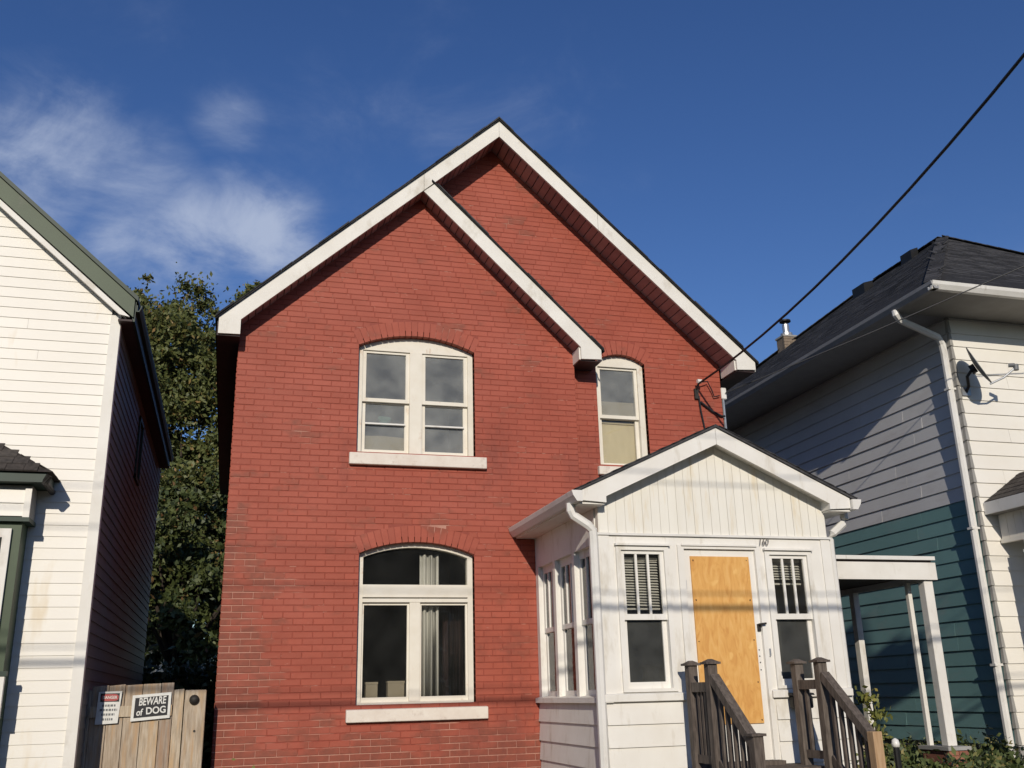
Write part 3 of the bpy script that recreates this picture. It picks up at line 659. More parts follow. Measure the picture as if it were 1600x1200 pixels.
def downspout(par, path, w, h, material='metal_white'):
    mb = MB(); mb.tube(path, w*.62, seg=4 if False else 8); return build(mb, 'downspout', material, par, smooth=False)
downspout(porch, [(3.165, 8.95, 1.775), (3.165, 8.95, 1.70), (3.19, 8.95, 1.655), (3.33, 8.93, 1.56), (3.375, 8.93, 1.51), (3.38, 8.93, 1.42), (3.38, 8.93, G)], .075, .05)
downspout(porch, [(6.27, 8.98, 1.775), (6.27, 8.98, 1.70), (6.245, 8.98, 1.65), (6.10, 8.98, 1.54), (6.06, 8.98, 1.48), (6.055, 8.98, 1.40), (6.055, 8.98, G)], .07, .05)
# front windows
for k, (a, b) in enumerate(FWIN):
    zt = 1.325 if k == 0 else 1.30
    fr = MB(); o_ = .05
    fr.box(a-o_, a, PY-.022, PY+.0, -.01, zt+.04); fr.box(b, b+o_, PY-.022, PY, -.01, zt+.04); fr.box(a, b, PY-.022, PY, zt, zt+.04); fr.box(a, b, PY-.022, PY, -.01, .02)
    W = build(fr, 'window', 'porch_white', porch); tag(W, 'porch window left of the boarded door' if k == 0 else 'porch window right of the boarded door')
    build(MB().box(a-o_-.012, b+o_+.012, PY-.05, PY-.001, zt+.042, zt+.062), 'head_cap', 'porch_white', W)
    w3 = (b-a-.08)/3
    sash(a, b, PY+.004, .655, zt, W, st=.04, bt=.055, tp=.035, m='porch_white', mun=(a+.04+w3, a+.04+2*w3), th=.03)
    sash(a, b, PY+.040, .02, .70, W, st=.045, bt=.06, tp=.035, m='porch_white', th=.03, glass='glass_screen')
def blind(k, a, b, ztop, zbot, label, tilt=0):
    t = thing('venetian_blind', ((a+b)/2, PY+.13, zbot), label, 'blind')
    build(MB().box(a, b, PY+.115, PY+.145, ztop-.03, ztop), 'head_rail', 'metal_white', t)
    m = int((ztop-.05-zbot)/.026)
    for i in range(m):
        zz = ztop-.05-i*.026; j = random.uniform(-.003, .003)
        sag = tilt*(i/m)
        build(MB().hexa([(a, PY+.118, zz+j), (b, PY+.118, zz+sag), (b, PY+.14, zz+.014+sag), (a, PY+.14, zz+.014+j), (a, PY+.118, zz+.002+j), (b, PY+.118, zz+.002+sag), (b, PY+.14, zz+.016+sag), (a, PY+.14, zz+.016+j)]), 'slat', 'curtain_white', t)
    build(MB().box(a, b, PY+.12, PY+.14, zbot-.01+tilt*.5, zbot+.008+tilt*.5), 'bottom_rail', 'metal_white', t)
blind(0, 3.675, 4.095, 1.27, .775, 'crooked pale venetian blind in the left porch window', -.012)
blind(1, 5.305, 5.705, 1.27, 1.02, 'half-raised venetian blind in the right porch window')
# side windows, three in a row
for k, (a, b) in enumerate(SWIN):
    W = build(MB().box(SW0-.004, SW0+.03, a, b, -.09, -.04).box(SW0-.004, SW0+.03, a, b, 1.36, 1.40).box(SW0+.001, SW0+.045, a-.01, a+.004, -.06, 1.38).box(SW0+.001, SW0+.045, b-.004, b+.01, -.06, 1.38), 'window', 'porch_white', porch)
    for (z0, z1, xo, bt) in ((.655, 1.36, SW0, .05), (-.04, .69, SW0+.012, .06)):
        st = .05; mb = MB(); mb.box(xo, xo+.03, a, a+st, z0, z1).box(xo, xo+.03, b-st, b, z0, z1).box(xo-.001, xo+.03, a+st, b-st, z0, z0+bt).box(xo-.001, xo+.03, a+st, b-st, z1-.04, z1)
        if z0 > .5:
            for q in (1, 2): yy = a+st+(b-a-2*st)*q/3; mb.box(xo-.002, xo+.026, yy-.011, yy+.011, z0+bt, z1-.04)
        build(mb, 'sash', 'porch_white', W)
        build(MB().box(xo+.015, xo+.019, a+st, b-st, z0+bt, z1-.04), 'pane', 'glass', W)
# door with the plywood sheet
dr = build(MB().box(DOOR[0], DOOR[1], PY+.015, PY+.05, -.66, 1.345), 'door', 'porch_white', porch); tag(dr, 'white entrance door boarded over with plywood')
build(MB().box(4.405, 5.055, PY-.002, PY+.014, -.325, 1.275), 'plywood_sheet', 'plywood', dr)
for zz in (1.24, .85, .45, .05, -.29):
    for xx in (4.43, 5.03): build(MB().tube([(xx+random.uniform(-.008, .008), PY-.001, zz+random.uniform(-.02, .02)), (xx, PY-.0045, zz)], .0055, seg=8), 'screw', 'iron', dr)
fr = MB(); fr.box(DOOR[0]-.07, DOOR[0]-.002, PY-.018, PY-.001, -.66, 1.385); fr.box(DOOR[1]+.002, DOOR[1]+.05, PY-.018, PY-.001, -.66, 1.385); fr.box(DOOR[0]-.002, DOOR[1]+.002, PY-.018, PY-.001, 1.347, 1.385)
build(fr, 'door_frame', 'porch_white', porch)
build(MB().box(DOOR[0]-.03, DOOR[1]+.02, PY-.035, PY-.0185, 1.375, 1.392), 'door_cap', 'porch_white', porch)
hd = build(MB().box(5.085, 5.118, PY-.004, PY+.014, .54, .61), 'door_handle', 'iron', dr)
build(MB().tube([(5.10, PY-.004, .605), (5.10, PY-.05, .605), (5.155, PY-.05, .612)], .011), 'lever', 'iron', hd)
for zz in (.36, .30, .24, .17): build(MB().tube([(5.085, PY+.0152, zz), (5.085, PY+.013, zz)], .007), 'screw_hole', 'iron', dr)
for zz in (.95, .05): build(MB().box(4.336, 4.350, PY+.008, PY+.014, zz, zz+.09), 'hinge', 'galvanised', dr)
build(MB().box(5.175, 5.19, PY-.03, PY-.019, .30, .37), 'latch', 'galvanised', porch)
build(MB().box(4.30, 5.18, PY-.12, PY+.02, -.70, -.662), 'threshold', 'rail_wood', porch)
put_text('160', .105, (5.235, PY-.024, 1.425), 'number_brown', porch, sx=.75, shear=.2)
build(MB().box(PX0+.3, PX1-.1, D-.3, D-.05, G, -.70), 'footing', 'block', porch)
mbx = thing('mailbox', (5.42, PY-.08, -.16), 'small black mailbox on the porch wall behind the right railing', 'mailbox')
build(MB().box(5.33, 5.55, PY-.12, PY-.03, -.20, -.08), 'box', 'black', mbx, bevel=.012); build(MB().prism([(PY-.135, -.078), (PY-.03, -.078), (PY-.03, -.05), (PY-.12, -.06)], 5.32, 5.56, 'x'), 'lid', 'black', mbx)

# ---- the entrance steps with their railings
steps = thing('entrance_steps', (4.76, 8.2, G), 'weathered wooden entrance steps with posts and handrails before the porch', 'steps')
for i in range(4):
    yy = 8.45-i*.27; zz = -.70-.175*(i+1)*.98
    build(MB().box(4.14, 5.38, yy-.29, yy+.01, zz, zz+.035), 'tread', 'rail_wood', steps)
    build(MB().box(4.16, 5.36, yy-.03, yy-.005, zz-.14, zz), 'riser', 'rail_wood', steps)
build(MB().box(4.14, 5.38, 8.44, PY-.045, -.735, -.70), 'landing', 'rail_wood', steps)
for k, X in enumerate((4.205, 5.33)):
    for (yy, zt) in ((8.70, .215), (8.30, .215)):
        p = build(MB().box(X-.045, X+.045, yy-.045, yy+.045, G, zt), 'post', 'rail_wood', steps, bevel=.004)
        build(MB().box(X-.07, X+.07, yy-.07, yy+.07, zt, zt+.02).hexa([(X-.06, yy-.06, zt+.02), (X+.06, yy-.06, zt+.02), (X+.06, yy+.06, zt+.02), (X-.06, yy+.06, zt+.02), (X-.015, yy-.015, zt+.045), (X+.015, yy-.015, zt+.045), (X+.015, yy+.015, zt+.045), (X-.015, yy+.015, zt+.045)]), 'cap', 'rail_wood', p)
    zt = -.375; yy = 7.60
    if k == 0:
        p = build(MB().box(X-.045, X+.045, yy-.045, yy+.045, G, zt), 'post', 'rail_wood', steps); build(MB().box(X-.065, X+.065, yy-.065, yy+.065, zt, zt+.02), 'cap', 'rail_wood', p)
    else:
        p = build(MB().box(X-.045, X+.045, yy-.045, yy+.045, G, zt), 'post', 'new_wood', steps, bevel=.004); tag(p, 'newer tan newel post')
    build(MB().bar((X, 8.255, .10), (X, yy+.03, -.43), .085, .075), 'handrail', 'rail_wood', steps)
    build(MB().bar((X, 8.255, -.62), (X, yy+.03, -1.15), .04, .07), 'lower_rail', 'rail_wood', steps)
    build(MB().bar((X, 8.655, .02), (X, 8.345, .02), .07, .085), 'top_rail', 'rail_wood', steps)
    build(MB().bar((X, 8.655, -.60), (X, 8.345, -.60), .04, .07), 'lower_rail', 'rail_wood', steps)
    for yy2 in (8.43, 8.50, 8.57) if k == 0 else (8.57,):
        build(MB().box(X-.017, X+.017, yy2-.017, yy2+.017, -.60, .0), 'baluster', 'rail_wood', steps)
    for i in range(5):
        yy2 = 8.16-i*.11; dz = (yy2-8.255)*.53/.625
        build(MB().box(X-.017, X+.017, yy2-.017, yy2+.017, -.62+dz, .08+dz), 'baluster', 'rail_wood', steps)
    build(MB().bar((X, 8.44, -.80), (X, 7.5, G+.05), .04, .22), 'stringer', 'rail_wood', steps)

# ================================================================== service wire and its fittings
br = thing('service_bracket', (5.78, 11.10, 3.85), 'cable bracket with insulator high on the brick wall below the right eave', 'cable bracket')
build(MB().box(5.745, 5.80, P2-.035, P2-.003, 3.66, 3.80), 'plate', 'iron', br)
build(MB().tube([(5.775, P2-.02, 3.78), (5.775, P2-.09, 3.84), (5.78, P2-.12, 3.86)], .014), 'arm', 'iron', br)
build(MB().tube([(5.75, P2-.12, 3.875), (5.81, P2-.12, 3.875)], .028), 'insulator', 'metal_white', br)
sc = MB(); sc.tube([(5.80, P2-.03, 3.70), (5.815, P2-.025, 3.5), (5.86, P2-.02, 3.2), (5.90, P2-.02, 2.4), (5.92, P2-.02, 1.9)], .011)
sc.tube([(5.82, P2-.03, 3.62), (5.98, P2-.03, 3.50), (6.11, P2-.03, 3.44), (6.17, P2+.0, 3.45)], .013)
sc.tube([(5.80, P2-.10, 3.87), (5.93, P2-.06, 3.90), (5.99, P2-.05, 3.78), (6.02, P2-.04, 3.70), (6.10, P2-.04, 3.72)], .008)
o = build(sc, 'service_cable', 'black_rubber', br)
bx = thing('meter_head', (6.24, 11.25, 3.79), 'small white junction fitting at the top right corner of the brick wall', 'fitting')
build(MB().box(6.17, 6.25, 11.20, 11.30, 3.70, 3.86), 'box', 'metal_white', bx, bevel=.01); build(MB().tube([(6.20, 11.23, 3.70), (6.20, 11.23, 1.5)], .02), 'conduit', 'galvanised', bx)
pts = []
for i in range(13):
    u = 6.6*i/12; z = 3.85+.025*u*u; pts.append((5.78, 11.05-u, z))
lx, ly, lz = pts[-1]
for i in range(1, 11):
    t = i/10; pts.append((lx+(PPX-lx)*t, ly+(PPY+.1-ly)*t, lz+(6.55-lz)*t))
simple('service_wire', MB().tube(pts, .0145, seg=6), 'black_rubber', 'black overhead wire running from the brick house up to the right', 'wire', (5.78, 11.05, 3.85))

simple('telephone_wire', MB().tube([(6.22, 11.18, 3.78), (7.79, 10.09, 4.36), (9.36, 9.0, 4.98), (14.07, 5.73, 6.9)], .008, seg=6), 'black_rubber', 'thin second wire crossing in front of the right-hand eave', 'wire', (6.22, 11.18, 3.78))
# ---- street pole and lines behind the viewer: their shadows cross the house fronts
pole = thing('utility_pole', (PPX, PPY, G-.35), 'tall wooden utility pole with crossarm standing at the near kerb', 'utility pole')
build(MB().tube([(PPX, PPY, G-.4), (PPX, PPY, 7.0)], [.17, .12], seg=12), 'shaft', 'pole_wood', pole)
build(MB().box(PPX-.3, PPX+.3, PPY-.16, PPY-.06, 6.25, 6.37), 'crossarm', 'pole_wood', pole)
build(MB().tube([(PPX+.30, PPY, 5.5), (PPX+.30, PPY, 6.15)], .17, seg=14), 'transformer', 'galvanised', pole)
for yy, zz, r, lab in ((-.86, 4.68, .024, 'thick low telephone cable strung along the street'), (-.86, 4.82, .008, 'thin cable strung just above the telephone cable'), (-1.1, 6.02, .008, 'power line strung below the crossarm'), (-1.1, 6.42, .006, 'power line strung along the crossarm')):
    p = [(x, yy, zz+.0003*(x-PPX)**2) for x in range(-30, 41, 5)]
    simple('overhead_line', MB().tube(p, r, seg=6), 'black_rubber', lab, 'wire', (PPX, yy, zz), 'lines on the utility pole')

# ================================================================== the house on the left
LY, LX = 10.0, -1.27
LAX, LM = -4.3, .872
def l_out(x): return 3.93+LM*(-1.125-x) if x > LAX else 3.93+LM*(-1.125-LAX)-LM*(LAX-x)
left = thing('cream_house', (-4.3, 10.0, G), 'cream clapboard house with green fascia at the left edge', 'house')
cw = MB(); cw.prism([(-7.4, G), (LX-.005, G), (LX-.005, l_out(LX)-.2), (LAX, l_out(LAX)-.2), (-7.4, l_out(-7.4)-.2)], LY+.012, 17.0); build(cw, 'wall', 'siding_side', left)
build(MB().box(-7.42, LX+.004, LY-.02, 17.02, G-.02, G+.10), 'footing', 'block', left)
PB = .1085; z = G+.1; i = 0
WY0, WY1, WZ0, WZ1 = 12.75, 13.3, 2.70, 3.50
while z < 6.6:
    xr = LX-.075; xt = xr
    zm0, zm1 = z, z+PB
    lim = lambda zz: -1.125-(zz+.10-3.93)/LM
    if zm0 > 3.6: xr = min(xr, lim(zm0)); xt = min(LX-.075, lim(zm1))
    elif zm1 > 3.6: xt = min(xt, lim(zm1))
    if xt > -4.2:
        cx_ = random.uniform(-2.6, -1.7) if i % 3 == 0 and xt > -1.6 else -3.0
        if xt > cx_+.1:
            build(lap_board(MB(), (-4.6, LY), (cx_-.002, LY), z, z+PB, 0, -1, .010), 'siding_board', 'vinyl_cream', left)
            build(lap_board(MB(), (cx_, LY), (xr, LY), z, z+PB, 0, -1, .0105, top1=(xt, LY)), 'siding_board', 'vinyl_cream', left)
        else: build(lap_board(MB(), (-4.6, LY), (xr, LY), z, z+PB, 0, -1, .010, top1=(xt, LY)), 'siding_board', 'vinyl_cream', left)
    if z < 3.75:
        if WZ0-.02 < z < WZ1: runs = ((LY+.03, WY0), (WY1, 17.0))
        else: runs = ((LY+.03, 17.0),)
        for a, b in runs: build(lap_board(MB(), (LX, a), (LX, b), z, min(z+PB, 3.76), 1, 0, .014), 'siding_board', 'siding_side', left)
    z += PB; i += 1
build(MB().box(LX-.08, LX+.018, LY-.022, LY-.001, G, l_out(LX)-.27).box(LX+.001, LX+.0185, LY-.001, LY+.075, G, 3.72), 'corner_board', 'white_paint', left)
wn = build(MB().box(LX-.005, LX+.03, WY0, WY0+.05, WZ0, WZ1).box(LX-.005, LX+.03, WY1-.05, WY1, WZ0, WZ1).box(LX-.005, LX+.03, WY0, WY1, WZ0, WZ0+.05).box(LX-.005, LX+.03, WY0, WY1, WZ1-.05, WZ1), 'window', 'green_dark', left)
build(MB().box(LX+.0, LX+.005, WY0+.05, WY1-.05, WZ0+.05, WZ1-.05), 'pane', 'black', wn)
LFY = 9.86
build(MB().prism([(-1.125, 3.93), (LAX, l_out(LAX)), (LAX, l_out(LAX)-.215), (-1.125, 3.93-.195)], LFY, LFY+.03), 'fascia', 'green_paint', left)
build(MB().prism([(-1.16, l_out(-1.16)-.218), (LAX, l_out(LAX)-.218), (LAX, l_out(LAX)-.285), (-1.26, l_out(-1.26)-.285)], LFY+.012, LFY+.05), 'rake_trim', 'white_paint', left)
build(MB().prism([(-1.20, l_out(-1.2)-.25), (LAX, l_out(LAX)-.25), (LAX, l_out(LAX)-.23), (-1.2, l_out(-1.2)-.23)], LFY+.03, LY+.01), 'soffit', 'soffit_grey', left)
rf = build(slab(-1.09, l_out(-1.09)+.004, LAX, l_out(LAX)+.004, LFY-.03, 16.9, .05), 'roof', 'green_dark', left)
build(slab(-7.6, l_out(-7.6)+.004, LAX, l_out(LAX)+.004, LFY-.03, 16.9, .05), 'roof_slope', 'shingle', rf)
build(MB().box(-1.27, -1.13, LFY+.03, 16.7, 3.70, 3.72), 'eave_soffit', 'soffit_dark', left)
build(MB().box(-1.135, -1.11, LFY+.03, 16.7, 3.70, 3.92), 'eave_board', 'green_dark', left)
build(MB().prism(gutter_prof(-1.107, 3.88, 1, .055, .07), LFY+.03, 16.7), 'gutter', 'green_dark', left)
# square bay with green window
BF = 9.70
bay = build(MB().box(-3.75, -1.875, BF+.02, LY, G, 1.60), 'bay', 'green_paint', left); tag(bay, 'green square bay window with small hipped roof')
build(MB().box(-3.75, -1.825, BF, LY-.016, 1.645, 1.94), 'band', 'soffit_grey', bay)
for zz in (1.655, 1.775): build(lap_board(MB(), (-3.75, BF-.002), (-1.87, BF-.002), zz, zz+.117, 0, -1, .016), 'siding_board', 'vinyl_cream', bay)
build(MB().box(-1.875, -1.819, BF-.028, BF-.005, 1.63, 1.91), 'corner_board', 'vinyl_cream', bay)
build(MB().box(-3.8, -1.81, BF-.04, LY-.016, 1.603, 1.642), 'ledge', 'green_dark', bay)
build(MB().box(-3.85, -1.69, BF-.135, LY-.016, 1.95, 2.035), 'eave', 'green_dark', bay)
rfb = build(MB().hexa([(-3.9, BF-.17, 2.04), (-1.645, BF-.17, 2.04), (-1.645, LY, 2.04), (-3.9, LY, 2.04), (-3.3, LY-.06, 2.44), (-2.30, LY-.06, 2.44), (-2.30, LY-.002, 2.44), (-3.3, LY-.002, 2.44)]), 'bay_roof', 'shingle_brown', bay)
build(MB().tube([(-1.67, BF-.15, 2.01), (-1.70, BF-.13, 1.95), (-1.70, LY-.02, 1.94)], .03), 'gutter_end', 'iron', bay)
wf = MB(); wf.box(-2.7, -1.95, BF-.015, BF+.018, 1.46, 1.54); wf.box(-2.02, -1.95, BF-.015, BF+.018, .31, 1.46); wf.box(-2.7, -2.02, BF-.015, BF+.018, .26, .32); wf.box(-2.77, -2.7, BF-.015, BF+.018, .26, 1.54); wf.box(-2.70, -2.02, BF-.012, BF+.016, .86, .91); build(wf, 'window_frame', 'white_paint', bay)
build(MB().box(-2.7, -2.02, BF-.005, BF+.005, .32, 1.46), 'pane', 'glass_screen', bay)
build(MB().box(-3.75, -1.85, BF-.03, BF+.018, -.10, .25), 'apron', 'white_paint', bay)
build(MB().box(-3.75, -1.835, BF-.04, BF+.015, .253, .295), 'sill', 'green_dark', bay)
DYB = .41; L_ = math.hypot(DYB, .40); L2 = math.hypot(.655, .40)
shingle_slope(bay, 'bay_shingles', 'shingle_brown', (-3.9, BF-.17, 2.044), (1, 0, 0), (0, DYB, .40), 2.255, L_, lambda a, b: a < 2.20-b/L_*.655, w=.16, h=.11)
shingle_slope(bay, 'bay_shingles', 'shingle_brown', (-1.645, BF-.17, 2.044), (0, 1, 0), (-.655, 0, .40), .465, L2, lambda a, b: a > b/L2*DYB+.02, w=.12, h=.11)

# ================================================================== gate between the houses
FY = 10.58
gate = thing('wooden_gate', (-.75, FY, G), 'weathered board gate between the cream house and the brick house', 'gate')
bw = [(-1.40, -1.235, .125), (-1.232, -1.085, .165), (-1.080, -.935, .170), (-.930, -.775, .172), (-.770, -.605, .180), (-.600, -.485, .186), (-.480, -.385, .120)]
for i, (a, b, zt) in enumerate(bw):
    tl = random.uniform(-.006, .006)
    build(MB().hexa([(a, FY, G+.05), (b, FY, G+.05), (b, FY+.022, G+.05), (a, FY+.022, G+.05), (a, FY-.002+tl*.4, zt), (b, FY+tl*.4, zt+.006+tl), (b, FY+.022+tl*.4, zt+.006+tl), (a, FY+.022+tl*.4, zt)]), 'board', 'old_wood', gate, bevel=.003)
build(MB().box(-1.235, -.49, FY-.024, FY-.001, -.12, -.02), 'cross_rail', 'old_wood', gate)
build(MB().box(-1.38, -.40, FY+.03, FY+.065, -.30, -.20), 'cross_rail', 'old_wood', gate)
build(MB().box(-.375, -.175, FY-.03, FY+.09, G, .115), 'post', 'old_wood', gate, bevel=.006)
kn = MB()
for k in range(6): pass
kn.tube([(-.285, FY-.031, .022), (-.285, FY-.05, .022), (-.285, FY-.07, .022), (-.285, FY-.078, .022)], [.034, .048, .036, .012], seg=14)
build(kn, 'bolt_head', 'iron', gate, smooth=True)
build(MB().tube([(-.265, FY-.03, -.27), (-.265, FY-.036, -.27)], .012, seg=10), 'bolt_head', 'iron', gate)
s1 = thing('warning_sign', (-1.06, FY-.03, -.19), 'small white warning sign with red header on the gate boards', 'sign')
build(MB().hexa([(-1.178, FY-.034, -.185), (-.975, FY-.034, -.175), (-.975, FY-.028, -.175), (-1.178, FY-.028, -.185), (-1.168, FY-.034, .115), (-.958, FY-.034, .120), (-.958, FY-.028, .120), (-1.168, FY-.028, .115)]), 'plate', 'sign_white', s1)
build(MB().box(-1.150, -.978, FY-.0362, FY-.0345, .022, .100), 'header', 'sign_black', s1)
ov = [(-1.064+.078*math.copysign(abs(math.cos(t))**.6, math.cos(t)), .061+.033*math.copysign(abs(math.sin(t))**.6, math.sin(t))) for t in [2*math.pi*k/24 for k in range(24)]]
build(MB().prism(ov, FY-.0378, FY-.0365), 'oval', 'sign_red', s1)
put_text('DANGER', .038, (-1.064, FY-.0395, .061), 'sign_white', s1, sx=.85, bold=.0006)
for q, (zz, wd) in enumerate(((-.012, .06), (-.052, .078), (-.094, .06), (-.138, .05))):
    x = -1.068-wd; k = 0
    while x < -1.068+wd: ww = random.uniform(.010, .024); build(MB().box(x, min(x+ww, -1.068+wd), FY-.0358, FY-.0345, zz-.010, zz+.010), 'text_line', 'dish_grey', s1); x += ww+.007
s2 = thing('dog_sign', (-.67, FY-.03, -.14), 'black and white beware of dog sign on the gate boards', 'sign')
build(MB().hexa([(-.862, FY-.036, -.165), (-.503, FY-.036, -.14), (-.503, FY-.028, -.14), (-.862, FY-.028, -.165), (-.858, FY-.036, .075), (-.503, FY-.036, .100), (-.503, FY-.028, .100), (-.858, FY-.028, .075)]), 'plate', 'sign_white', s2)
build(MB().hexa([(-.835, FY-.0385, -.135), (-.528, FY-.0385, -.113), (-.528, FY-.0365, -.113), (-.835, FY-.0365, -.135), (-.832, FY-.0385, .050), (-.528, FY-.0385, .072), (-.528, FY-.0365, .072), (-.832, FY-.0365, .050)]), 'panel', 'sign_black', s2)
put_text('BEWARE', .098, (-.672, FY-.0405, .018), 'sign_white', s2, sx=.66, rz=-.07, bold=.002, shear=.12)
put_text('of', .085, (-.785, FY-.0405, -.085), 'sign_white', s2, sx=.8, rz=-.07, bold=.002, shear=.12)
put_text('DOG', .088, (-.635, FY-.0405, -.068), 'sign_white', s2, sx=.92, rz=-.07, bold=.002)

# ================================================================== the house on the right
RX, RY = 9.83, 11.0
right = thing('teal_grey_house', (12.75, 14.0, G), 'hip-roofed house with grey and teal side siding at the right edge', 'house')
build(MB().box(RX+.012, 15.6, RY+.012, 19.6, -.80, 5.10), 'wall', 'siding_grey', right)
build(MB().box(RX+.05, 15.55, RY+.05, 19.5, G, -.80), 'foundation', 'block', right)
SP = .2013; z = -.78; k = 0
while z < 5.08:
    z1 = min(z+SP, 5.10); teal = z < 2.25
    cuts = [19.6]+sorted((random.uniform(11.8, 14.0), random.uniform(14.6, 17.5)), reverse=True)+[RY+.01]
    for q in range(3):
        build(lap_board(MB(), (RX-.0015*(q % 2), cuts[q]-(.003 if q else 0)), (RX-.0015*(q % 2), cuts[q+1]), z, z1, -1, 0, .020+random.uniform(-.003, .003)), 'siding_board', 'siding_teal' if teal else 'siding_grey', right)
    cx_ = random.uniform(10.3, 12.5)
    for a, b in ((RX+.012, cx_), (cx_+.003, 15.6)): build(lap_board(MB(), (a, RY), (b, RY), z, z1, 0, -1, .020+random.uniform(-.002, .002)), 'siding_board', 'siding_white', right)
    t = .012
    build(MB().hexa([(RX-.024, RY-.024, z+.004), (RX+.03, RY-.024, z+.004), (RX+.03, RY-.0, z+.004), (RX-.024, RY+.035, z+.004), (RX-.006, RY-.006, z1), (RX+.03, RY-.006, z1), (RX+.03, RY, z1), (RX-.006, RY+.035, z1)]), 'corner_cap', 'soffit_grey', right)
    z += SP; k += 1
EX0, EX1, EY0, EY1, EZ = 8.98, 16.5, 10.18, 20.4, 5.10
build(MB().box(EX0, EX1, EY0, RY-.002, EZ, EZ+.012), 'soffit', 'soffit_grey', right)
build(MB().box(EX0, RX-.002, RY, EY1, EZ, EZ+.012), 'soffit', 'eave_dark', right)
PKX, PKZ, Y1, Y2 = 12.75, 8.18, 14.0, 16.0; ez = EZ+.11
rm = MB(); e = .04
rm.v = [(EX0-e, EY0-e, ez), (EX1+e, EY0-e, ez), (EX1+e, EY1+e, ez), (EX0-e, EY1+e, ez), (PKX, Y1, PKZ-.03), (PKX, Y2, PKZ-.03)]
rm.f = [(0, 1, 4), (1, 2, 5, 4), (2, 3, 5), (3, 0, 4, 5), (3, 2, 1, 0)]
rf = build(rm, 'roof', 'shingle', right)
hl = PKX-EX0+e; vl = math.hypot(hl, PKZ-ez)
shingle_slope(rf, 'shingles', 'shingle', (EX0-e, EY0-e, ez-.012), (0, 1, 0), (hl, 0, PKZ-ez), EY1-EY0+2*e, vl, lambda a, b: a > b/vl*(Y1-EY0+e) and a < (EY1-EY0+2*e)-b/vl*(EY1+e-Y2), w=.33)
vf = math.hypot(Y1-EY0+e, PKZ-ez)
shingle_slope(rf, 'shingles', 'shingle', (EX0-e, EY0-e, ez-.012), (1, 0, 0), (0, Y1-EY0+e, PKZ-ez), EX1-EX0+2*e, vf, lambda a, b: a > b/vf*hl and a < (EX1-EX0+2*e)-b/vf*(EX1+e-PKX), w=.33)
rc = MB()
for p, q in (((EX0-e, EY0-e, ez), (PKX, Y1, PKZ-.03)), ((PKX, Y1, PKZ-.03), (EX1+e, EY0-e, ez)), ((PKX, Y1, PKZ-.03), (PKX, Y2, PKZ-.03)), ((PKX, Y2, PKZ-.03), (EX0-e, EY1+e, ez))):
    p = Vector(p); q = Vector(q); n = int((q-p).length/.2)
    for i in range(n):
        a = p.lerp(q, i/n); b = p.lerp(q, (i+1.15)/n); rc.bar(a+Vector((0, 0, .022)), b+Vector((0, 0, .016)), .22, .012)
tag(build(rc, 'ridge_caps', 'shingle', rf), kind='stuff')
def rgut(axis):
    if axis == 'x': return MB().prism([(EY0, EZ+.105), (EY0, EZ), (EY0-.07, EZ), (EY0-.11, EZ+.06), (EY0-.12, EZ+.105), (EY0-.105, EZ+.105), (EY0-.09, EZ+.06), (EY0-.02, EZ+.02), (EY0-.01, EZ+.105)], EX0-.10, EX1, 'x')
    return MB().prism([(EX0, EZ+.105), (EX0, EZ), (EX0-.07, EZ), (EX0-.11, EZ+.06), (EX0-.12, EZ+.105), (EX0-.105, EZ+.105), (EX0-.09, EZ+.06), (EX0-.02, EZ+.02), (EX0-.01, EZ+.105)], EY0-.10, EY1, 'y')
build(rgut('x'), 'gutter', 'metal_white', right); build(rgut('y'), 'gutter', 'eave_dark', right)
downspout(right, [(EX0-.05, 10.95, EZ+.01), (EX0-.05, 10.95, EZ-.05), (EX0+.02, 10.97, EZ-.12), (RX-.16, 11.05, 4.80), (RX-.085, 11.07, 4.70), (RX-.075, 11.07, 4.55), (RX-.075, 11.07, -1.2), (RX-.10, 11.0, -1.3)], .085, .06)
for zz in (4.0, 2.0, .2): build(MB().box(RX-.14, RX-.015, 11.02, 11.12, zz, zz+.03), 'strap', 'metal_white', right)
# roof fittings: low vents and the chimney with its flue
def on_slope(X): return PKZ-(PKX-X)*(PKZ-ez)/hl
for (X, Y, s) in ((12.12, 15.75, .2), (12.55, 14.75, .16)):
    z = on_slope(X); v = build(MB().hexa([(X-s*.5, Y-s, z-.12), (X+s*.6, Y-s, z+.08), (X+s*.6, Y+s, z+.08), (X-s*.5, Y+s, z-.12), (X-s*.5, Y-s, z+.13), (X+s*.6, Y-s, z+.20), (X+s*.6, Y+s, z+.20), (X-s*.5, Y+s, z+.13)]), 'roof_vent', 'black', right)
CHX, CHY = 11.37, 17.4
ch = build(MB().box(CHX-.15, CHX+.15, CHY, CHY+.3, 6.0, 7.27), 'chimney', 'chimney_brick', right)
zz = 6.5; r = 0
while zz < 7.26:
    for i in range(2):
        a = CHX-.157+(i*.16 if r % 2 == 0 else i*.213); b = a+(.152 if r % 2 == 0 else (.206 if i == 0 else .10))
        build(MB().box(a, min(b, CHX+.157), CHY-.008, CHY+.05, zz, zz+.062), 'brick', 'chimney_brick', ch)
    zz += .072; r += 1
build(MB().box(CHX-.17, CHX+.17, CHY-.02, CHY+.32, 7.27, 7.31), 'chimney_cap', 'concrete', ch)
build(MB().tube([(CHX+.02, CHY+.15, 7.31), (CHX+.02, CHY+.15, 7.39), (CHX+.02, CHY+.15, 7.40), (CHX+.02, CHY+.15, 7.60)], [.13, .13, .075, .075], seg=12), 'flue', 'galvanised', ch)
build(MB().tube([(CHX+.02, CHY+.15, 7.58), (CHX+.02, CHY+.15, 7.66), (CHX+.02, CHY+.15, 7.665), (CHX+.02, CHY+.15, 7.70), (CHX+.02, CHY+.15, 7.73)], [.05, .05, .125, .12, .02], seg=12), 'flue_cap', 'black', ch)
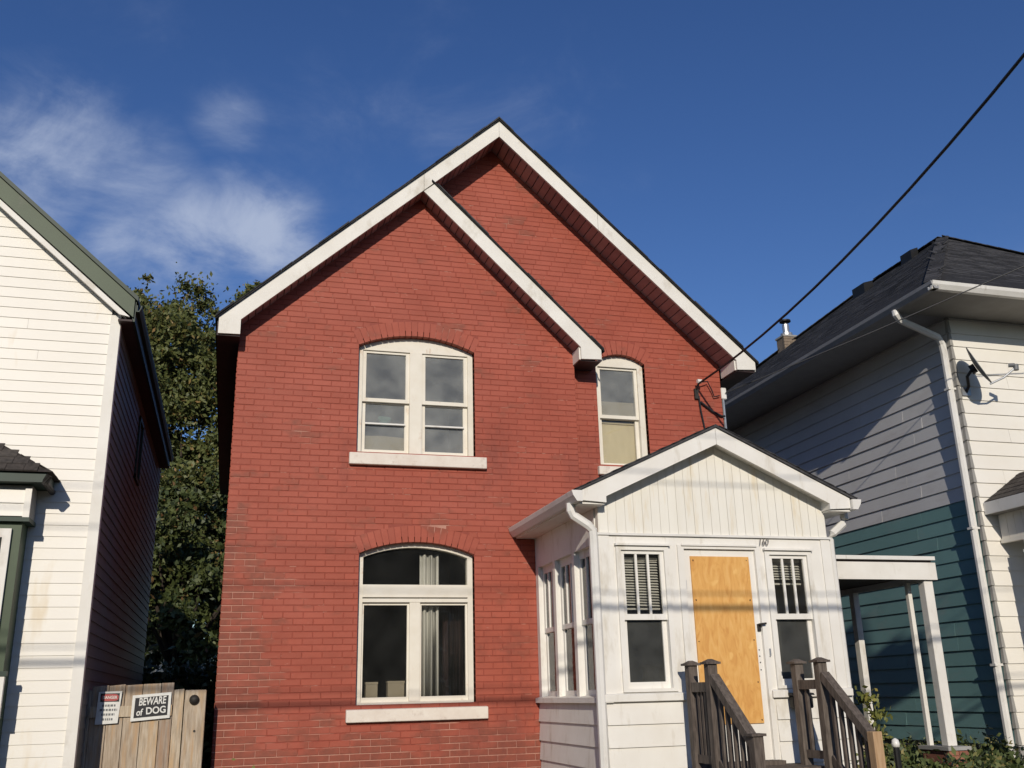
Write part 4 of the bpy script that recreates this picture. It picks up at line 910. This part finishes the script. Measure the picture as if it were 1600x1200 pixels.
# its front porch, only the near corner shows
pr = build(MB().hexa([(9.92, 8.6, 2.36), (14.5, 8.6, 2.36), (14.5, RY-.022, 2.36), (9.92, RY-.022, 2.36), (10.6, 9.3, 2.80), (14.0, 9.3, 2.80), (14.0, RY-.022, 2.80), (10.6, RY-.022, 2.80)]), 'porch_roof', 'shingle_brown', right)
lv = math.hypot(.68, .44)
shingle_slope(pr, 'shingles', 'shingle_brown', (9.92, 8.6, 2.362), (0, 1, 0), (.68, 0, .44), 2.37, lv, lambda a, b: a > b/lv*.7 and a < 2.36, w=.3)
build(MB().box(9.90, 9.93, 8.6, RY-.022, 2.19, 2.355).box(9.932, 14.5, 8.58, 8.61, 2.19, 2.355), 'porch_fascia', 'metal_white', right)
build(MB().box(9.935, 14.5, 8.612, RY-.022, 2.19, 2.20), 'porch_soffit', 'soffit_grey', right)
for i in range(16):
    yy = 8.75+i*.138; build(MB().box(10.09, 10.11, yy, yy+.132, 1.86, 2.188), 'frieze_board', 'siding_white', right)
build(MB().box(10.08, 10.14, 8.7, RY-.03, 1.80, 1.858), 'porch_beam', 'siding_white', right)
for yy in (8.75, 10.35): build(MB().box(10.04, 10.22, yy, yy+.18, -.80, 1.798).box(10.02, 10.24, yy-.02, yy+.20, 1.62, 1.66), 'column', 'siding_white', right)
build(MB().box(9.98, 14.5, 8.6, RY-.025, G, -.80), 'porch_floor', 'concrete', right)

# ---- satellite dish on its front wall
DC = Vector((9.94, 10.66, 4.25)); dn = Vector((.594, -.70, .39)).normalized()
dish = thing('satellite_dish', (9.93, RY-.02, 3.80), 'grey satellite dish bolted to the white front siding near the corner', 'satellite dish')
db = MB(); u = dn.cross(Vector((0, 0, 1))).normalized(); v = u.cross(dn).normalized(); rings = 6; seg = 28
for layer in (0, 1):
    for i in range(rings+1):
        rr = .285*i/rings
        for s_ in range(seg):
            t = 2*math.pi*s_/seg; db.v.append(tuple(DC+u*rr*math.cos(t)*.92+v*rr*math.sin(t)*1.08+dn*(.55*rr*rr-.03-(.012 if layer else 0))))
nr = (rings+1)*seg
for layer in (0, 1):
    for i in range(rings):
        for s_ in range(seg):
            a, b = layer*nr+i*seg+s_, layer*nr+i*seg+(s_+1) % seg; db.f.append((a, b, b+seg, a+seg))
for s_ in range(seg): a = rings*seg+s_; b = rings*seg+(s_+1) % seg; db.f.append((a, b, b+nr, a+nr))
build(db, 'reflector', 'dish_grey', dish, smooth=True)
build(MB().tube([DC-dn*.045, DC-dn*.12], .07, seg=10), 'bracket', 'black', dish)
build(MB().tube([DC-dn*.10, DC-dn*.16+Vector((0, .03, -.06)), (9.93, RY-.10, 4.02), (9.93, RY-.03, 3.95)], .022, seg=8), 'mast', 'iron', dish)
build(MB().box(9.86, 10.0, RY-.045, RY-.022, 3.90, 4.02), 'foot', 'galvanised', dish)
fa_ = DC-v*.285*1.08; fe = Vector((10.27, 10.36, 4.14))
build(MB().tube([fa_-dn*.02, fa_.lerp(fe, .5)+Vector((0, 0, -.03)), fe], .014, seg=8), 'feed_arm', 'galvanised', dish)
build(MB().tube([fe+Vector((.01, .0, -.03)), fe+Vector((.02, 0, .05))], .036, seg=10).tube([fe+Vector((.0, .0, .04)), fe+Vector((-.06, .05, .05))], .03, seg=10), 'feed_horn', 'dish_grey', dish)

# ================================================================== flat canopy beside the porch
can = thing('side_canopy', (6.9, 10.4, G), 'flat white canopy on posts between the porch and the teal house', 'canopy')
CX1, CY0, CY1 = 7.84, 9.6, 12.2
build(MB().box(PX1+.02, CX1-.032, CY0+.03, CY1, 1.21, 1.36), 'roof', 'soffit_dark', can)
build(MB().box(PX1+.02, CX1, CY0, CY0+.028, 1.14, 1.335), 'fascia', 'white_paint', can)
build(MB().box(PX1+.0, CX1-.01, CY0-.02, CY1, 1.362, 1.405), 'roof_edge', 'metal_white', can)
build(MB().box(CX1-.03, CX1, CY0+.03, CY1, 1.14, 1.335), 'fascia', 'white_paint', can)
build(MB().box(7.68, 7.80, CY0+.04, CY0+.15, -.66, 1.138), 'post', 'white_paint', can, bevel=.006)
build(MB().box(7.66, 7.71, CY0+.32, CY0+.37, -.66, 1.138), 'post', 'white_paint', can)
build(MB().box(7.72, 7.80, 11.08, 11.17, G, 1.138), 'post', 'white_paint', can)
pier = build(MB().box(7.63, 7.87, CY0-.02, CY0+.42, G, -.70), 'pier', 'pier_brick', can)
zz = G+.02; r = 0
while zz < -.72:
    for i in range(2):
        a = 7.622+i*.128; build(MB().box(a, a+.12, CY0-.03, CY0+.04, zz, zz+.06), 'brick', 'pier_brick', pier)
    zz += .07; r += 1
build(MB().box(7.60, 7.90, CY0-.05, CY0+.45, -.70, -.662), 'pier_cap', 'concrete', can)
build(MB().box(PX1+.3, 9.6, 12.6, 12.65, -1.0, -.80), 'plank', 'old_wood', can)
gl = thing('garden_lamp', (5.78, 7.95, G), 'small garden lamp with white cap beside the tan newel post', 'lamp')
build(MB().tube([(5.78, 7.95, G), (5.78, 7.95, -.53)], .028, seg=10), 'stem', 'black', gl)
build(MB().tube([(5.78, 7.95, -.53), (5.78, 7.95, -.50), (5.78, 7.95, -.47), (5.78, 7.95, -.455)], [.034, .036, .028, .006], seg=14), 'cap', 'metal_white', gl, smooth=True)

# ================================================================== houses across the street (behind the viewer, mirrored in the panes)
for k, (X, wd, hh, m, lab) in enumerate(((-9, 12, 5.2, 'siding_white', 'white house across the street, farthest to the west'), (5.5, 14, 5.8, 'chimney_brick', 'brown brick house across the street'), (20, 12, 5.2, 'siding_grey', 'grey house across the street'), (33, 12, 5.4, 'siding_white', 'white house across the street, farthest to the east'))):
    h2 = thing('street_house', (X, -22, G-.4), lab, 'house', 'houses across the street')
    build(MB().box(X-wd/2, X+wd/2, -26, -18, G-.45, G+hh), 'wall', m, h2)
    build(MB().prism([(-26.3, G+hh-.1), (-17.6, G+hh-.1), (-22, G+hh+2.9)], X-wd/2-.3, X+wd/2+.3, 'x'), 'roof', 'shingle', h2)
    build(MB().box(X-.5, X+.5, -17.99, -17.95, G-.2, G+1.95), 'door', 'green_dark', h2)
    for wx in (-2.6, 2.6):
        for wz in (.6, 3.2):
            w_ = build(MB().box(X+wx-.65, X+wx+.65, -17.998, -17.94, G+wz, G+wz+1.5), 'window', 'white_paint', h2); build(MB().box(X+wx-.55, X+wx+.55, -17.938, -17.93, G+wz+.1, G+wz+1.4), 'pane', 'black', w_)
# ================================================================== vegetation
def leaves(name, centers, radii, n, size, material, parent=None, origin=(0, 0, 0), flat=.0, seedk=1):
    rg = np.random.default_rng(seedk); centers = np.array(centers); radii = np.array(radii)
    wts = radii**2; wts = wts/wts.sum(); idx = rg.choice(len(centers), n, p=wts)
    d = rg.normal(size=(n, 3)); d /= np.linalg.norm(d, axis=1)[:, None]; rr = np.abs(rg.normal(size=n))*.62
    p = centers[idx]+d*(rr*radii[idx])[:, None]*np.array([1, 1, .8])
    a = rg.normal(size=(n, 3)); a /= np.linalg.norm(a, axis=1)[:, None]; b = np.cross(a, rg.normal(size=(n, 3))); b /= np.linalg.norm(b, axis=1)[:, None]
    s = size*(.55+.9*rg.random(n))[:, None]
    V = np.empty((n, 4, 3)); V[:, 0] = p-a*s; V[:, 1] = p+b*s*.5+a*s*.1; V[:, 2] = p+a*s; V[:, 3] = p-b*s*.5+a*s*.1
    V -= np.array(origin)
    me = bpy.data.meshes.new(name); me.vertices.add(4*n); me.vertices.foreach_set('co', V.ravel())
    me.loops.add(4*n); me.loops.foreach_set('vertex_index', np.arange(4*n)); me.polygons.add(n)
    me.polygons.foreach_set('loop_start', np.arange(0, 4*n, 4)); me.polygons.foreach_set('loop_total', np.full(n, 4)); me.update(calc_edges=True)
    o = link(name, me, material, parent); return o
def tree(label, base, height, crown_c, crown_r, n, seedk, material='leaf', size=.12, clumps=90, dens=.95):
    rg = random.Random(seedk); b = Vector(base); t = thing('leafy_tree', base, label, 'tree', 'trees behind the houses')
    cc = Vector(crown_c); cr = Vector(crown_r)
    mb = MB(); fork = b.lerp(Vector((cc.x, cc.y, b.z+(cc.z-b.z)*.55)), .8)
    mb.tube([b, b.lerp(fork, .5)+Vector((.1, 0, 0)), fork], [.32, .25, .2], seg=10)
    cs, rs = [], []
    for i in range(clumps):
        while True:
            q = Vector((rg.uniform(-1, 1), rg.uniform(-1, 1), rg.uniform(-1, 1)))
            if .15 < q.length < 1: break
        q = q*(.78+.22*rg.random()); c = Vector((cc.x+q.x*cr.x, cc.y+q.y*cr.y, cc.z+q.z*cr.z)); cs.append(tuple(c)); rs.append(rg.uniform(.35, 1.0)*min(cr)*.28)
        if i % 9 == 0: m = fork.lerp(c, .55)+Vector((rg.uniform(-.2, .2), 0, .25)); mb.tube([fork, m, c], [.08, .045, .012], seg=6)
    build(mb, 'trunk', 'bark', t, smooth=True)
    leaves('crown', cs, rs, n, size, material, t, base, seedk=seedk); return t
tree('tall full tree in the gap left of the brick house', (-1.6, 34, G), 15, (-1.9, 34, 7.7), (3.6, 3.2, 7.0), 140000, 3, 'leaf', .085, 420)
tree('darker tree low behind the gate between the houses', (-1.3, 28.5, G), 8, (-1.3, 28.5, 3.2), (2.6, 2.0, 3.4), 50000, 4, 'leaf_dark', .09, 110)
tree('tree top showing just above the cream house roof', (-5.4, 36, G), 14, (-4.6, 36, 11.4), (2.4, 2.3, 4.2), 60000, 5, 'leaf', .088, 240)
tree('tree top peeping over the left eave of the brick house', (.6, 37, G), 14, (.7, 37, 12.7), (1.6, 2.0, 4.0), 30000, 6, 'leaf', .088, 140)
hd = thing('back_hedge', (-.6, 19.8, G), 'dark leafy hedge across the back of the gap behind the gate', 'hedge')
leaves('foliage', [(-2.6+.2*k, 19.8+.3*((k*7) % 3-1), -1.1+.22*j_+.05*((k*5+j_) % 3)) for k in range(21) for j_ in range(8)], [.32]*168, 20000, .07, 'leaf_dark', hd, (-.6, 19.8, G), seedk=21)
build(MB().tube([(-.6, 19.8, G), (-.55, 19.8, .2)], .05), 'stem', 'bark', hd)
shed = thing('white_shed', (-2.6, 40, G), 'white shed glimpsed through the leaves above the gate', 'shed')
build(MB().box(-4.2, -.6, 40, 43, G, 1.9), 'wall', 'siding_white', shed); build(MB().prism([(-4.5, 1.9), (-.3, 1.9), (-2.4, 3.3)], 39.8, 43.2), 'roof', 'shingle', shed); build(MB().box(-2.0, -1.2, 39.95, 39.998, G, .6), 'door', 'soffit_grey', shed)
gc = []; gr = []
rg = random.Random(11)
for i in range(260):
    x = rg.uniform(6.1, 10.2); y_ = rg.uniform(7.8, 12.6)
    if x > 9.7 and y_ > 8.5: continue
    gc.append((x, y_, rg.uniform(-1.3, -.80)+(.06 if rg.random() < .2 else 0))); gr.append(rg.uniform(.14, .24))
gcv = leaves('garden_weeds', gc, gr, 65000, .036, 'leaf_weed', None, (0, 0, 0), seedk=12); tag(gcv, 'low weedy green plants covering the ground beside the teal house', 'weeds', kind='stuff')
vine = thing('climbing_vine', (6.45, 9.3, G), 'yellow-green vine climbing beside the right corner of the porch', 'vine')
build(MB().tube([(6.40, 9.2, G), (6.45, 9.15, -.8), (6.42, 9.12, -.35), (6.36, 9.12, -.1)], [.014, .012, .009, .005], seg=6), 'stem', 'bark', vine)
leaves('foliage', [(6.35, 9.12, -.12), (6.42, 9.1, -.30), (6.46, 9.12, -.48), (6.42, 9.2, -.66), (6.5, 9.15, -.85)], [.12, .13, .12, .13, .18], 700, .034, 'leaf_vine', vine, (6.45, 9.3, G), seedk=13)
pl = thing('flower_plant', (.12, 10.75, G), 'small yellow-green plant growing at the foot of the brick corner', 'plant')
build(MB().tube([(.12, 10.75, G), (.15, 10.74, -.9), (.18, 10.72, -.66)], .008, seg=5), 'stem', 'bark', pl)
leaves('foliage', [(-.02, 10.8, -.72), (.15, 10.72, -.80), (.30, 10.74, -.75), (.1, 10.7, -1.05)], [.14, .16, .12, .25], 420, .035, 'leaf_vine', pl, (.12, 10.75, G), seedk=14)

scene.cycles.max_bounces = 4; scene.cycles.diffuse_bounces = 3; scene.cycles.glossy_bounces = 2; scene.cycles.transparent_max_bounces = 10
